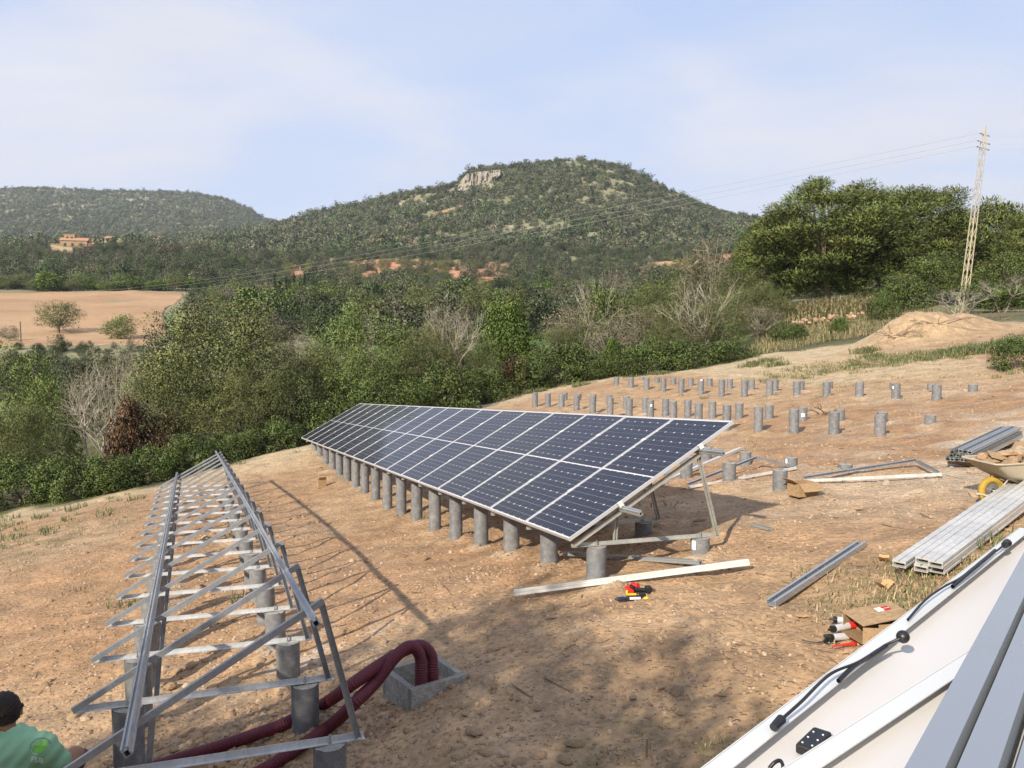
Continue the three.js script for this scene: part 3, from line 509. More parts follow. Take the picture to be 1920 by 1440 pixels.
// ================================================================ PLANTS
// leaves gathered in clumps; every leaf is a small folded quad with its own tint
function leafCloud0(clumps, { len = 0.14, wid = 0.055, per = 150, tint = [0.05, 0.08, 0.02], vary = 0.3, warm = 0.0, droop = 0.1, seed = 1, shell = 0.55, flat = 1, centre = V(0, 2, 0) }) {
  const r = rngOf(seed), total = clumps.reduce((s, c) => s + Math.round(per * c.n), 0), pos = new Float32Array(total * 12), nor = new Float32Array(total * 12), col = new Float32Array(total * 12), idx = new Uint32Array(total * 6);
  let k = 0; const dir = V(), out = V(), a = V(), b = V(), n = V(), p = V(), q = V();
  for (const c of clumps) {
    const tone = 1 + (r() - 0.5) * vary * 1.2, hue = (r() - 0.5) * 0.22;
    for (let i = 0, m = Math.round(per * c.n); i < m; i++, k++) {
      out.set(r() * 2 - 1, r() * 2 - 1, r() * 2 - 1).normalize();
      const rad = c.r * Math.pow(shell + (1 - shell) * r(), 1.2); p.copy(out).multiplyScalar(rad); p.y *= flat; p.add(c.p);
      dir.set(r() * 2 - 1, r() * 2 - 1 - droop, r() * 2 - 1).addScaledVector(out, 0.9).normalize();
      a.set(r() * 2 - 1, r() * 2 - 1, r() * 2 - 1).cross(dir).normalize(); n.copy(dir).cross(a).normalize(); if (n.dot(out) < 0) n.negate();
      const L = len * (0.6 + 0.8 * r()), W = wid * (0.6 + 0.8 * r()) * 0.5;
      q.copy(p).sub(centre).normalize();
      const nx = n.x * 0.5 + out.x * 0.5 + q.x * 0.35, ny = n.y * 0.5 + out.y * 0.5 + q.y * 0.35, nz = n.z * 0.5 + out.z * 0.5 + q.z * 0.35, nl = Math.hypot(nx, ny, nz) || 1;
      const t = tone * (1 + (r() - 0.5) * vary * 0.6), dry = r() < warm ? 1 : 0, cr = mix(tint[0] * (1 + hue), 0.16, dry * 0.8) * t, cg = mix(tint[1], 0.1, dry * 0.8) * t, cb = mix(tint[2], 0.05, dry * 0.8) * t;
      const corners = [[0, 0], [0.45, 1], [0.45, -1], [1, 0]];
      for (let j = 0; j < 4; j++) { const o = k * 12 + j * 3, u = corners[j][0] * L, w = corners[j][1] * W; pos[o] = p.x + dir.x * u + a.x * w; pos[o + 1] = p.y + dir.y * u + a.y * w; pos[o + 2] = p.z + dir.z * u + a.z * w; nor[o] = nx / nl; nor[o + 1] = ny / nl; nor[o + 2] = nz / nl; col[o] = cr; col[o + 1] = cg; col[o + 2] = cb; }
      const v = k * 4; idx.set([v, v + 1, v + 2, v + 1, v + 3, v + 2], k * 6);
    }
  }
  const g = new THREE.BufferGeometry(); g.setAttribute('position', new THREE.BufferAttribute(pos, 3)); g.setAttribute('normal', new THREE.BufferAttribute(nor, 3)); g.setAttribute('color', new THREE.BufferAttribute(col, 3)); g.setIndex(new THREE.BufferAttribute(idx, 1)); return g;
}
function limb(list, pts, r0, r1, rad = 5) {
  const c = new THREE.CatmullRomCurve3(pts), n = Math.max(3, pts.length * 3), g = new THREE.TubeGeometry(c, n, 1, rad), p = g.attributes.position;
  for (let i = 0; i <= n; i++) { const o = c.getPointAt(i / n), s = mix(r0, r1, Math.pow(i / n, 0.8)); for (let j = 0; j <= rad; j++) { const k = i * (rad + 1) + j; p.setXYZ(k, o.x + (p.getX(k) - o.x) * s, o.y + (p.getY(k) - o.y) * s, o.z + (p.getZ(k) - o.z) * s); } }
  list.push(g);
}
function branchOut(list, r, p, d, len, rad, level, tips, spread = 0.75, lift = 0.15) {
  const mid = p.clone().addScaledVector(d, len * 0.5).add(V((r() - 0.5) * len * 0.22, (r() - 0.5) * len * 0.15, (r() - 0.5) * len * 0.22)), end = p.clone().addScaledVector(d, len).add(V((r() - 0.5) * len * 0.2, (r() - 0.5) * len * 0.15, (r() - 0.5) * len * 0.2));
  limb(list, [p, mid, end], rad, rad * 0.6, level > 2 ? 5 : 3);
  if (level <= 0) { tips.push(end); return; }
  const n = level > 3 ? 3 : 2 + (r() > 0.55 ? 1 : 0);
  for (let i = 0; i < n; i++) { const e = d.clone().add(V((r() - 0.5) * 2 * spread, (r() - 0.5) * 1.3 * spread + lift, (r() - 0.5) * 2 * spread)).normalize(); branchOut(list, r, i === 0 || r() > 0.4 ? end : mid, e, len * (0.62 + 0.25 * r()), rad * 0.56, level - 1, tips, spread, lift); }
}
// crown clumps inside an uneven envelope
function clumpsIn(r, { n, rx, ry, rz, cy, size, low = -1, seed = 1, hollow = 0.45, gaps = 0.0 }) {
  const out = [];
  for (let i = 0; out.length < n && i < n * 20; i++) {
    const v = V(r() * 2 - 1, r() * 2 - 1, r() * 2 - 1), l = v.length(); if (l > 1 || l < 0.05 || v.y < low) continue; v.multiplyScalar(Math.pow(l, -1 + (l < hollow ? 0.35 : 1)));
    const w = 0.62 + 0.62 * fbm(v.x * 1.5 + seed, v.z * 1.5 + v.y * 1.2, 3, seed * 13); if (gaps && fbm(v.x * 2.4 + seed * 3, v.y * 2.4 + v.z * 2.4, 2, seed) < gaps) continue;
    const s = size * (0.6 + 0.8 * r()); out.push({ p: V(v.x * rx * w, cy + v.y * ry * w, v.z * rz * w), r: s, n: (s / size) ** 2 });
  }
  return out;
}
function treeProto(kind, seed, lite = false) {
  const leafCloud = (c, o) => leafCloud0(c, lite ? { ...o, len: o.len * 2, wid: o.wid * 2, per: Math.max(4, o.per / 5) } : o);
  const r = rngOf(seed * 101), wood = []; let crown = null, h = 4.5, w = 4.5, bark = 'bark';
  const trunkTo = (top, rad, clumps, every) => { limb(wood, [V(0, -0.5, 0), V((r() - 0.5) * 0.2, top.y * 0.5, (r() - 0.5) * 0.2), top], rad, rad * 0.7, 7); clumps.forEach((c, i) => { if (i % every) return; const m = top.clone().lerp(c.p, 0.5).add(V((r() - 0.5) * 0.3, -0.1 * r(), (r() - 0.5) * 0.3)); limb(wood, [top.clone().add(V(0, -0.1, 0)), m, c.p], rad * 0.4, rad * 0.08, 4); }); };
  const twigs = (clumps, m, len, rad) => { for (const c of clumps) for (let i = 0; i < m; i++) { const d = V(r() * 2 - 1, r() * 1.6 - 0.5, r() * 2 - 1).normalize(); limb(wood, [c.p.clone(), c.p.clone().addScaledVector(d, c.r * len * 0.6).add(V((r() - 0.5) * 0.1, 0, (r() - 0.5) * 0.1)), c.p.clone().addScaledVector(d, c.r * len * (0.8 + 0.5 * r()))], rad, rad * 0.3, 3); } };
  if (kind === 'olive') { const c = clumpsIn(r, { n: 78, rx: 2.35, ry: 1.95, rz: 2.35, cy: 2.5, size: 0.58, seed, gaps: 0.34 }); trunkTo(V(0.1, 1.1, 0), 0.16, c, 5); twigs(c.filter((_, i) => i % 3 === 0), 2, 1.3, 0.009); crown = leafCloud(c, { len: 0.065, wid: 0.028, per: 560, shell: 0.68, tint: [0.205, 0.238, 0.082], vary: 0.5, warm: 0.05, seed, centre: V(0, 2.3, 0) }); }
  if (kind === 'mastic') { h = 2; w = 3; const c = clumpsIn(r, { n: 95, rx: 1.6, ry: 1.5, rz: 1.6, cy: 0.55, size: 0.33, low: -0.35, seed, hollow: 0.6 }); trunkTo(V(0, 0.4, 0), 0.08, c, 9); crown = leafCloud(c, { len: 0.07, wid: 0.042, per: 190, shell: 0.66, tint: [0.132, 0.185, 0.046], vary: 0.6, warm: 0.03, seed, centre: V(0, 0.3, 0) }); }
  if (kind === 'rust') { h = 2; w = 3; const c = clumpsIn(r, { n: 80, rx: 1.6, ry: 1.5, rz: 1.6, cy: 0.6, size: 0.34, low: -0.35, seed }); trunkTo(V(0, 0.4, 0), 0.07, c, 7); twigs(c.filter((_, i) => i % 2), 3, 1.3, 0.006); crown = leafCloud(c, { len: 0.09, wid: 0.05, per: 120, tint: [0.14, 0.078, 0.038], vary: 0.7, warm: 0.3, seed, centre: V(0, 0.4, 0) }); }
  if (kind === 'carob') { const c = clumpsIn(r, { n: 100, rx: 2.3, ry: 2.1, rz: 2.3, cy: 2.3, size: 0.52, seed, low: -0.8 }); trunkTo(V(0, 1, 0), 0.16, c, 6); crown = leafCloud(c, { len: 0.11, wid: 0.075, per: 190, tint: [0.15, 0.225, 0.04], vary: 0.5, seed, centre: V(0, 1.8, 0) }); }
  if (kind === 'green') { const c = clumpsIn(r, { n: 78, rx: 2.3, ry: 2.1, rz: 2.3, cy: 2.3, size: 0.56, seed, low: -0.9, gaps: 0.3 }); trunkTo(V(0, 1, 0), 0.13, c, 6); twigs(c.filter((_, i) => i % 4 === 0), 2, 1.4, 0.008); crown = leafCloud(c, { len: 0.1, wid: 0.034, per: 350, shell: 0.66, tint: [0.2, 0.262, 0.072], vary: 0.5, seed, centre: V(0, 1.8, 0) }); }
  if (kind === 'dry') { bark = 'paleBark'; const c = clumpsIn(r, { n: 90, rx: 2.2, ry: 1.9, rz: 2.2, cy: 2.2, size: 0.5, seed, low: -0.9, gaps: 0.3 }); trunkTo(V(0, 0.9, 0), 0.12, c, 3); twigs(c, 5, 1.45, 0.008); crown = leafCloud(c, { len: 0.08, wid: 0.03, per: 170, tint: [0.235, 0.225, 0.115], vary: 0.55, warm: 0.25, seed, centre: V(0, 1.8, 0) }); }
  if (kind === 'bare') { bark = 'paleBark'; const tips = []; for (let i = 0; i < 3; i++) { const a = i * 2.1 + r(); branchOut(wood, r, V(Math.cos(a) * 0.1, -0.2, Math.sin(a) * 0.1), V(Math.cos(a) * 0.45, 1, Math.sin(a) * 0.45).normalize(), 1.3, 0.07, 5, tips, 0.8, 0.1); }
    const c = tips.filter((_, i) => i % 9 === 0).map((p) => ({ p, r: 0.16, n: 0.4 })); crown = leafCloud(c, { len: 0.07, wid: 0.03, per: 30, tint: [0.2, 0.18, 0.11], vary: 0.5, seed, centre: V(0, 2, 0) }); }
  if (kind === 'pine') { h = 10; w = 9.5; bark = 'pineBark'; const c = clumpsIn(r, { n: 280, rx: 4.8, ry: 4.6, rz: 4.8, cy: 5.4, size: 0.8, low: -0.92, seed, hollow: 0.7, gaps: 0.2 }); for (const q of c) q.p.y += 0.5 - 0.02 * (q.p.x ** 2 + q.p.z ** 2); trunkTo(V(0.5, 3.4, 0.2), 0.24, c, 4); twigs(c.filter((_, i) => i % 4 === 0), 2, 1.0, 0.012);
    crown = leafCloud(c, { len: 0.24, wid: 0.045, per: 330, tint: [0.18, 0.225, 0.056], vary: 0.5, warm: 0.05, droop: -0.5, seed, flat: 0.62, shell: 0.35, centre: V(0, 5, 0) }); }
  if (kind === 'cypress') { h = 6; w = 1.3; const c = []; for (let i = 0; i < 60; i++) { const y = 0.3 + 5.5 * i / 60, q = 0.5 * Math.sin(Math.PI * Math.pow(1 - i / 62, 0.75) * 0.9) + 0.08, a = i * 2.4; c.push({ p: V(Math.cos(a) * q * 0.6, y, Math.sin(a) * q * 0.6), r: 0.35 * (1 - i / 90), n: 1 }); } trunkTo(V(0, 1, 0), 0.1, [], 1); crown = leafCloud(c, { len: 0.25, wid: 0.08, per: 40, tint: [0.05, 0.08, 0.03], vary: 0.4, droop: -1, seed, centre: V(0, 3, 0) }); }
  if (kind === 'far') { h = 2; w = 2; const c = clumpsIn(r, { n: 16, rx: 0.85, ry: 0.8, rz: 0.85, cy: 0.9, size: 0.36, low: -0.8, seed }); crown = leafCloud(c, { len: 0.26, wid: 0.17, per: 15, tint: [1, 1, 1], vary: 0.45, seed, centre: V(0, 0.6, 0) }); return { crown, wood: null, h, w }; }
  if (kind === 'mid') { h = 2; w = 2; const c = clumpsIn(r, { n: 42, rx: 0.9, ry: 0.82, rz: 0.9, cy: 0.85, size: 0.26, low: -0.8, seed, gaps: 0.25 }); crown = leafCloud(c, { len: 0.085, wid: 0.05, per: 55, tint: [1, 1, 1], vary: 0.5, seed, centre: V(0, 0.6, 0) }); return { crown, wood: null, h, w }; }
  crown.computeBoundingBox(); const b = crown.boundingBox; h = b.max.y; w = Math.max(b.max.x - b.min.x, b.max.z - b.min.z) * 0.95;
  if (kind === 'bare') { const all = merge(wood.map((g) => g.clone())); all.computeBoundingBox(); h = all.boundingBox.max.y; w = (all.boundingBox.max.x - all.boundingBox.min.x); }
  return { crown, wood: merge(wood), h, w, bark };
}
const barkMats = { bark: S(lin(0.13, 0.105, 0.08), { roughness: 0.95 }), paleBark: S(lin(0.36, 0.32, 0.26), { roughness: 0.95 }), pineBark: S(lin(0.22, 0.165, 0.125), { roughness: 0.95 }) };
const leafMat = new THREE.MeshPhysicalMaterial({ vertexColors: true, roughness: 0.75, transmission: 0.22, thickness: 0, side: THREE.DoubleSide, specularIntensity: 0.5 });
const protos = {}; const proto = (kind, i, lite) => protos[kind + i + lite] || (protos[kind + i + lite] = treeProto(kind, i + 1 + kind.length * 7, lite));
let plantN = 0;
function plantTree(name, kind, variant, x, z, height, width, label, category, group, turn, sink = 0.1) {
  const p = proto(kind, variant, Math.hypot(x, z) > 70), g = thing(name, label, category, V(x, ground(x, z) - sink, z), group), sx = width / p.w, sy = height / p.h;
  g.rotation.y = turn ?? hash2(plantN++, 77) * 6.28; g.scale.set(sx, sy, sx);
  mesh('trunk', p.wood, barkMats[p.bark], g); mesh('crown', p.crown, leafMat, g); return g;
}
// by where it shows in the photograph: column of its middle, row of its top, depth, width in pixels
function hedge(name, kind, variant, px, top, d, wpx, label, category = 'shrub', group) {
  if (kind === 'mastic') top -= 34 * (hash2(px, 5) - 0.35); const x = (px - 960) / F * d, z = -d, y = at(px, top, d).y, h = Math.max(0.5, y - ground(x, z) + 0.1); return plantTree(name, kind, variant, x, z, h, wpx / F * d, label, category, group);
}
const HG = 'trees and shrubs of the hedge along the clearing';
[
  ['olive_tree', 'olive', 0, 410, 548, 30.5, 330, 'tallest round grey-green olive tree in the hedge left of centre', 'tree'],
  ['olive_tree', 'olive', 1, 330, 640, 29, 210, 'lower olive bush leaning out left of the tallest olive', 'tree'],
  ['olive_tree', 'olive', 2, 500, 628, 29.5, 200, 'dense olive bush right of the tallest olive', 'tree'],
  ['olive_tree', 'olive', 1, 455, 690, 28.4, 190, 'dark low olive bush in front of the tallest olive', 'tree'],
  ['green_shrub', 'green', 0, 25, 632, 33, 190, 'green bush at the left edge below the ploughed field'],
  ['green_shrub', 'green', 1, 85, 700, 31, 150, 'fine-leaved green bush behind the bare pale tree'],
  ['olive_tree', 'olive', 2, 22, 742, 27, 150, 'grey-green bush at the left edge above the low dark hedge', 'tree'],
  ['bare_tree', 'bare', 0, 185, 660, 29, 190, 'leafless pale tree with spreading white branches at left', 'tree'],
  ['dry_shrub', 'dry', 0, 215, 640, 31.5, 150, 'grey twiggy bush behind the leafless pale tree'],
  ['bare_tree', 'bare', 1, 262, 622, 30.5, 120, 'thin leafless tree against the tallest olive', 'tree'],
  ['rust_shrub', 'rust', 0, 262, 735, 27, 130, 'rust brown shrub at the foot of the tallest olive'],
  ['rust_shrub', 'rust', 1, 225, 770, 26.4, 90, 'small rust brown shrub in front of the pale bare tree'],
  ['mastic_shrub', 'mastic', 0, 30, 862, 23.6, 170, 'dark mastic shrub at the left end of the low hedge'],
  ['mastic_shrub', 'mastic', 1, 125, 868, 23.4, 130, 'dark mastic shrub, second from left in the low hedge'],
  ['mastic_shrub', 'mastic', 2, 205, 850, 23.8, 140, 'mastic shrub, third from left in the low hedge'],
  ['mastic_shrub', 'mastic', 0, 285, 838, 24.6, 140, 'mastic shrub below the rust brown shrub'],
  ['mastic_shrub', 'mastic', 1, 360, 822, 25.6, 130, 'mastic shrub behind the far end of the empty rack'],
  ['mastic_shrub', 'mastic', 2, 440, 800, 26.6, 130, 'mastic shrub right of the far end of the empty rack'],
  ['mastic_shrub', 'mastic', 0, 520, 775, 27.8, 130, 'dark mastic shrub left of the far end of the solar array'],
  ['mastic_shrub', 'mastic', 1, 600, 748, 29.4, 130, 'dark mastic shrub behind the far corner of the solar array'],
  ['dry_shrub', 'dry', 1, 545, 590, 34, 130, 'greyish twiggy tree between the two olive groups', 'tree'],
  ['olive_tree', 'olive', 0, 600, 640, 32.5, 170, 'olive bush left of the bright green tree group', 'tree'],
  ['green_shrub', 'green', 2, 640, 560, 37, 180, 'light green tree behind the hedge left of centre', 'tree'],
  ['green_shrub', 'green', 0, 715, 585, 34.5, 190, 'feathery green tree behind the far end of the array', 'tree'],
  ['green_shrub', 'green', 1, 680, 640, 32, 170, 'feathery green bush above the bright mastic mounds'],
  ['bare_tree', 'bare', 2, 700, 572, 35.5, 110, 'thin leafless tree among the feathery green trees', 'tree'],
  ['mastic_shrub', 'mastic', 2, 690, 700, 30.6, 130, 'bright mastic mound left of the two behind the array'],
  ['mastic_shrub', 'mastic', 0, 760, 694, 31.4, 130, 'bright mastic mound directly behind the top edge of the array'],
  ['mastic_shrub', 'mastic', 1, 838, 678, 33.2, 140, 'mastic mound where the sandy margin begins'],
  ['olive_tree', 'olive', 1, 800, 600, 36, 150, 'grey olive tree left of the twisted bare tree', 'tree'],
  ['dry_shrub', 'dry', 2, 835, 548, 38.5, 140, 'grey dry tree top with twisted branches right of centre left', 'tree'],
  ['bare_tree', 'bare', 0, 838, 552, 37.4, 150, 'twisted leafless tree with pale limbs above the hedge centre', 'tree'],
  ['olive_tree', 'olive', 2, 880, 612, 37.5, 130, 'dark olive bush below the bright green carob', 'tree'],
  ['carob_tree', 'carob', 0, 945, 540, 44, 125, 'bright green broad-leaved tree in the middle of the hedge', 'tree'],
  ['carob_tree', 'carob', 1, 970, 600, 43, 100, 'bright green bush at the foot of the broad-leaved tree'],
  ['mastic_shrub', 'mastic', 2, 905, 668, 36, 130, 'dark mastic shrub below the bright green broad-leaved tree'],
  ['rust_shrub', 'rust', 1, 960, 660, 39, 90, 'brownish shrub in the hedge above the sandy margin'],
  ['mastic_shrub', 'mastic', 0, 985, 668, 39.4, 130, 'dark mastic shrub above the left posts of the middle block'],
  ['mastic_shrub', 'mastic', 1, 1060, 655, 41, 140, 'dark mastic shrub left of the yellowish young pine'],
  ['green_shrub', 'carob', 1, 1148, 628, 40.4, 48, 'small yellowish green young tree in the dark hedge', 'tree'],
  ['mastic_shrub', 'mastic', 2, 1135, 655, 40.6, 140, 'dark mastic shrub around the yellowish young tree'],
  ['mastic_shrub', 'mastic', 0, 1215, 645, 39, 140, 'dark mastic shrub above the farthest posts'],
  ['mastic_shrub', 'mastic', 1, 1290, 632, 38.4, 140, 'dark mastic shrub below the dead grey tree'],
  ['mastic_shrub', 'mastic', 2, 1365, 622, 38.8, 130, 'dark mastic shrub at the right end of the hedge'],
  ['dry_shrub', 'dry', 0, 1085, 560, 46, 140, 'brownish dry bush right of the bright green tree'],
  ['bare_tree', 'bare', 1, 1110, 490, 51, 110, 'tall dead tree with pale trunk standing over ivy', 'tree'],
  ['carob_tree', 'carob', 0, 1125, 530, 51.5, 110, 'green leafy bush around the tall dead tree'],
  ['dry_shrub', 'dry', 1, 1190, 560, 45, 150, 'grey-green dry bush in the hedge right of centre'],
  ['olive_tree', 'olive', 0, 1215, 520, 51, 150, 'olive tree in the hedge behind the grey-green dry bush', 'tree'],
  ['olive_tree', 'olive', 1, 1260, 560, 45, 130, 'olive bush left of the dead grey tree', 'tree'],
  ['bare_tree', 'bare', 2, 1318, 512, 43, 180, 'dead grey tree with dense twisted branches', 'tree'],
  ['dry_shrub', 'dry', 2, 1310, 560, 43.6, 150, 'tangle of grey dry twigs under the dead grey tree'],
  ['dry_shrub', 'dry', 0, 1335, 440, 62, 130, 'brownish dry tree top left of the pines', 'tree'],
  ['olive_tree', 'olive', 2, 1390, 500, 52, 150, 'grey olive tree at the left foot of the pines', 'tree'],
  ['olive_tree', 'olive', 0, 1290, 470, 66, 150, 'far olive tree behind the dead grey tree', 'tree'],
  ['dry_shrub', 'dry', 1, 1420, 560, 46, 110, 'greyish bush where hedge meets the grassy strip'],
  ['olive_tree', 'olive', 1, 1352, 552, 43, 140, 'olive bush right of the dead grey tree', 'tree'],
  ['olive_tree', 'olive', 2, 1245, 592, 41.5, 110, 'low olive bush behind the hedge left of the dead grey tree', 'tree'],
  ['dry_shrub', 'dry', 2, 1150, 585, 43.5, 130, 'low brownish bush behind the yellowish young tree'],
  ['olive_tree', 'olive', 0, 1050, 605, 43.5, 120, 'low olive bush right of the bright green broad-leaved tree', 'tree'],
  ['olive_tree', 'olive', 1, 1425, 525, 49, 130, 'olive tree between the dead grey tree and the pines', 'tree'],
  ['olive_tree', 'olive', 0, 760, 632, 34, 140, 'olive bush behind the bright mastic mounds', 'tree'],
  ['pine_tree', 'pine', 0, 1545, 335, 57, 330, 'broad green pine, left and largest of the pine group', 'tree'],
  ['pine_tree', 'pine', 1, 1690, 343, 60, 270, 'rounded green pine, middle of the pine group', 'tree'],
  ['pine_tree', 'pine', 2, 1455, 398, 59, 190, 'lower pine at the left side of the pine group', 'tree'],
  ['pine_tree', 'pine', 1, 1855, 368, 66, 170, 'open-crowned pine behind the leaning lattice mast', 'tree'],
  ['pine_tree', 'pine', 0, 1930, 385, 56, 150, 'dark pine at the right edge of the view', 'tree'],
  ['pine_tree', 'pine', 2, 1615, 372, 58, 250, 'pine between the two largest of the pine group', 'tree'],
  ['pine_tree', 'pine', 0, 1775, 392, 63, 210, 'pine at the right side of the pine group', 'tree'],
  ['green_shrub', 'green', 0, 1640, 480, 56, 160, 'dark green thicket under the pines left'],
  ['green_shrub', 'green', 2, 1735, 470, 55, 180, 'dark green thicket under the pines right'],
  ['green_shrub', 'green', 1, 1885, 470, 55, 150, 'green thicket behind the fig tree at right'],
  ['mastic_shrub', 'mastic', 1, 1690, 535, 48, 110, 'dark shrub at the edge of the thicket above the grass'],
  ['mastic_shrub', 'mastic', 0, 1650, 562, 44, 60, 'small dark shrub left of the spoil heap'],
  ['mastic_shrub', 'mastic', 2, 1480, 588, 42, 90, 'dark green shrub at the left end of the grassy strip'],
  ['fig_tree', 'carob', 1, 1868, 530, 44, 150, 'yellowish leafy fig tree right of the lattice mast', 'tree'],
  ['bare_tree', 'bare', 0, 1800, 535, 43.4, 120, 'tangle of pale bare branches at the foot of the mast', 'tree'],
  ['bare_tree', 'bare', 1, 1875, 508, 43, 150, 'pale bare fig branches spreading right of the mast', 'tree'],
  ['green_shrub', 'carob', 0, 1571, 590, 41, 44, 'small round bright green bush on the grassy strip'],
  ['mastic_shrub', 'mastic', 0, 1905, 640, 20.5, 90, 'low dark weed clump at the right edge below the spoil heap'],
].forEach((a) => hedge(a[0], a[1], a[2], a[3], a[4], a[5], a[6], a[7], a[8] || 'shrub', HG));
// trees out of the picture, behind and left of the photographer, that shade the foreground
plantTree('carob_tree', 'carob', 0, -4.2, 1.0, 6.6, 5.4, 'carob tree behind the photographer, outside the picture', 'tree', null, 0.4);
plantTree('carob_tree', 'carob', 1, -5.6, 1.5, 5.9, 4.6, 'carob tree behind and left of the photographer, outside the picture', 'tree', null, 1.9);
plantTree('carob_tree', 'carob', 0, -3.9, 1.2, 5.8, 3.4, 'slim carob tree close behind the photographer, outside the picture', 'tree', null, 2.9);
// trees on and round the ploughed field
hedge('olive_tree', 'olive', 1, 112, 560, 120, 96, 'lone olive tree on the ploughed field, the left one', 'tree');
hedge('olive_tree', 'green', 2, 226, 586, 112, 80, 'lone dark tree on the ploughed field, the right one', 'tree');
hedge('olive_tree', 'dry', 1, 18, 606, 108, 50, 'low greyish tree at the left edge of the ploughed field', 'tree');
{
  const r = rngOf(811);
  for (let i = 0; i < 22; i++) { const px = -30 + i * 19 + r() * 10, kind = ['carob', 'green', 'olive'][Math.floor(r() * 3)]; hedge('field_tree', kind, Math.floor(r() * 3) % (kind === 'carob' ? 2 : 3), px, 505 + r() * 24, 218 + r() * 8, 40 + r() * 26, `${{ olive: 'grey-green', green: 'dark green', carob: 'bright green' }[kind]} rounded tree in the line behind the ploughed field`, 'tree', `${kind} trees behind the ploughed field`); }
  // valley grove between the hedge and the hill
  for (let i = 0; i < 64; i++) {
    const d = 72 + 150 * Math.pow(r(), 1.1), px = 345 + r() * 1080; if (px > 900 && px < 1010 && d > 90 && d < 170) continue;
    const kind = ['olive', 'green', 'carob', 'dry', 'olive'][Math.floor(r() * 5)], v = Math.floor(r() * 3) % (kind === 'carob' ? 2 : 3), x = (px - 960) / F * d;
    plantTree('valley_tree', kind, v, x, -d, 3.2 + r() * 2.4, 3.6 + r() * 3, `${{ olive: 'grey-green olive', green: 'fine-leaved green', carob: 'bright green carob', dry: 'brownish dry' }[kind]} tree in the valley grove between hedge and hill`, 'tree', `${kind} trees of the valley grove`);
  }
  // orchard rows on the red soil
  for (let i = 0; i < 44; i++) { const d = 300 + (i % 5) * 26 + r() * 8, px = 535 + Math.floor(i / 5) * 42 + r() * 22; plantTree('orchard_tree', i % 3 ? 'olive' : 'green', i % 3, (px - 960) / F * d, -d, 4 + r() * 1.5, 5 + r() * 2, 'small olive tree standing on the red orchard soil below the hill', 'tree', 'orchard trees on the red soil'); }
  for (let i = 0; i < 9; i++) { const d = 176 + r() * 10, px = 505 + i * 8 + r() * 5; plantTree('cypress_tree', 'cypress', 0, (px - 960) / F * d, -d, 4 + r() * 2.5, 1.2, 'slender dark cypress in the short row left of the orchard', 'tree', 'row of small cypresses'); }
  for (let i = 0; i < 5; i++) { const d = 520 + r() * 10, px = 243 + i * 6; plantTree('cypress_tree', 'cypress', 0, (px - 960) / F * d, -d, 8 + r() * 3, 2, 'far cypress beside the pale house on the left slope', 'tree', 'far cypresses'); }
}
// woodland on the hills, too far to count
{
  const r = rngOf(821), bins = [0, 1, 2, 3, 4, 5].map(() => ({ m: [], c: [] }));
  const col = new THREE.Color();
  const add = (x, z, s, hgt, d) => { const q = new THREE.Quaternion().setFromEuler(new THREE.Euler(0, r() * 6.3, 0)), b = bins[Math.floor(r() * 3) + (d < 470 ? 3 : 0)]; b.m.push(new THREE.Matrix4().compose(V(x, ground(x, z) - 0.25 * s, z), q, V(s, s * hgt, s)));
    const k = fbm(x / 22, z / 22, 3, 831), dark = (0.72 + 0.5 * r()) * 1.6, kind = r();
    const base = kind < 0.28 + (k - 0.5) ? [0.055, 0.078, 0.032] : kind < 0.78 ? [0.108, 0.115, 0.066] : kind < 0.93 ? [0.088, 0.125, 0.042] : [0.14, 0.125, 0.08];
    b.c.push([base[0] * dark, base[1] * dark, base[2] * dark]); };
  const place = (n, d0, d1, pow, p0, p1, s0, s1, keep) => { for (let i = 0; i < n; i++) { const d = mix(d0, d1, Math.pow(r(), pow)), px = p0 + r() * (p1 - p0); const x = (px - 960) / F * d, z = -d; if (keep && !keep(px, d, x, z)) continue; const s = (s0 + (s1 - s0) * Math.pow(r(), 1.6)) * (r() < 0.1 ? 1.6 : 1); add(x, z, s, 0.75 + 0.5 * r(), d); } };
  const notRed = (px, d, x, z) => { const c = farColour(x, z); return c[0] < 0.3 || r() < 0.09; };
  place(5200, 222, 440, 0.7, -260, 1560, 1.5, 3.1, notRed);
  place(1500, 66, 225, 0.8, 300, 1600, 1.2, 2.2, (px, d, x, z) => !(px < 360 && d > 90) && !(px > 890 && px < 1015 && d > 85 && d < 175));
  place(22000, 430, 900, 0.75, 380, 1620, 1.5, 3.2, (px, d, x, z) => (fbm(x / 30, z / 22, 3, 841) > 0.42 || r() < 0.3) && !(px > 862 && px < 926 && d > 762 && d < 808));
  place(420, 54, 84, 0.8, -260, 380, 0.5, 1.0, (px, d) => sight(px, d) > 668);
  place(110, 84, 95, 1, -260, 330, 0.45, 0.85); place(500, 805, 850, 1, 858, 940, 1.4, 2.8); place(60, 764, 806, 1, 862, 935, 0.8, 1.5);
  place(3200, 440, 1150, 0.8, -260, 620, 1.8, 3.4);
  place(15000, 1150, 2050, 0.9, -260, 640, 2.2, 4.4);
  bins.forEach((b, i) => {
    const m = new THREE.InstancedMesh(treeProto(i < 3 ? 'far' : 'mid', 60 + i).crown, leafMat, b.m.length);
    b.m.forEach((x, k) => { m.setMatrixAt(k, x); m.setColorAt(k, col.setRGB(...b.c[k])); });
    m.name = numbered('hill_woodland'); m.castShadow = m.receiveShadow = true; tag(m, ['scrub woodland covering the hills and far slopes', 'olive and pine scrub mixed through the hill slopes', 'dark green scrub dotted over the far hills', 'mixed woodland in the valley below the hills', 'grey-green olive scrub of the valley', 'dark thickets of the valley'][i], 'woodland', null, 'stuff'); scene.add(m);
  });
}
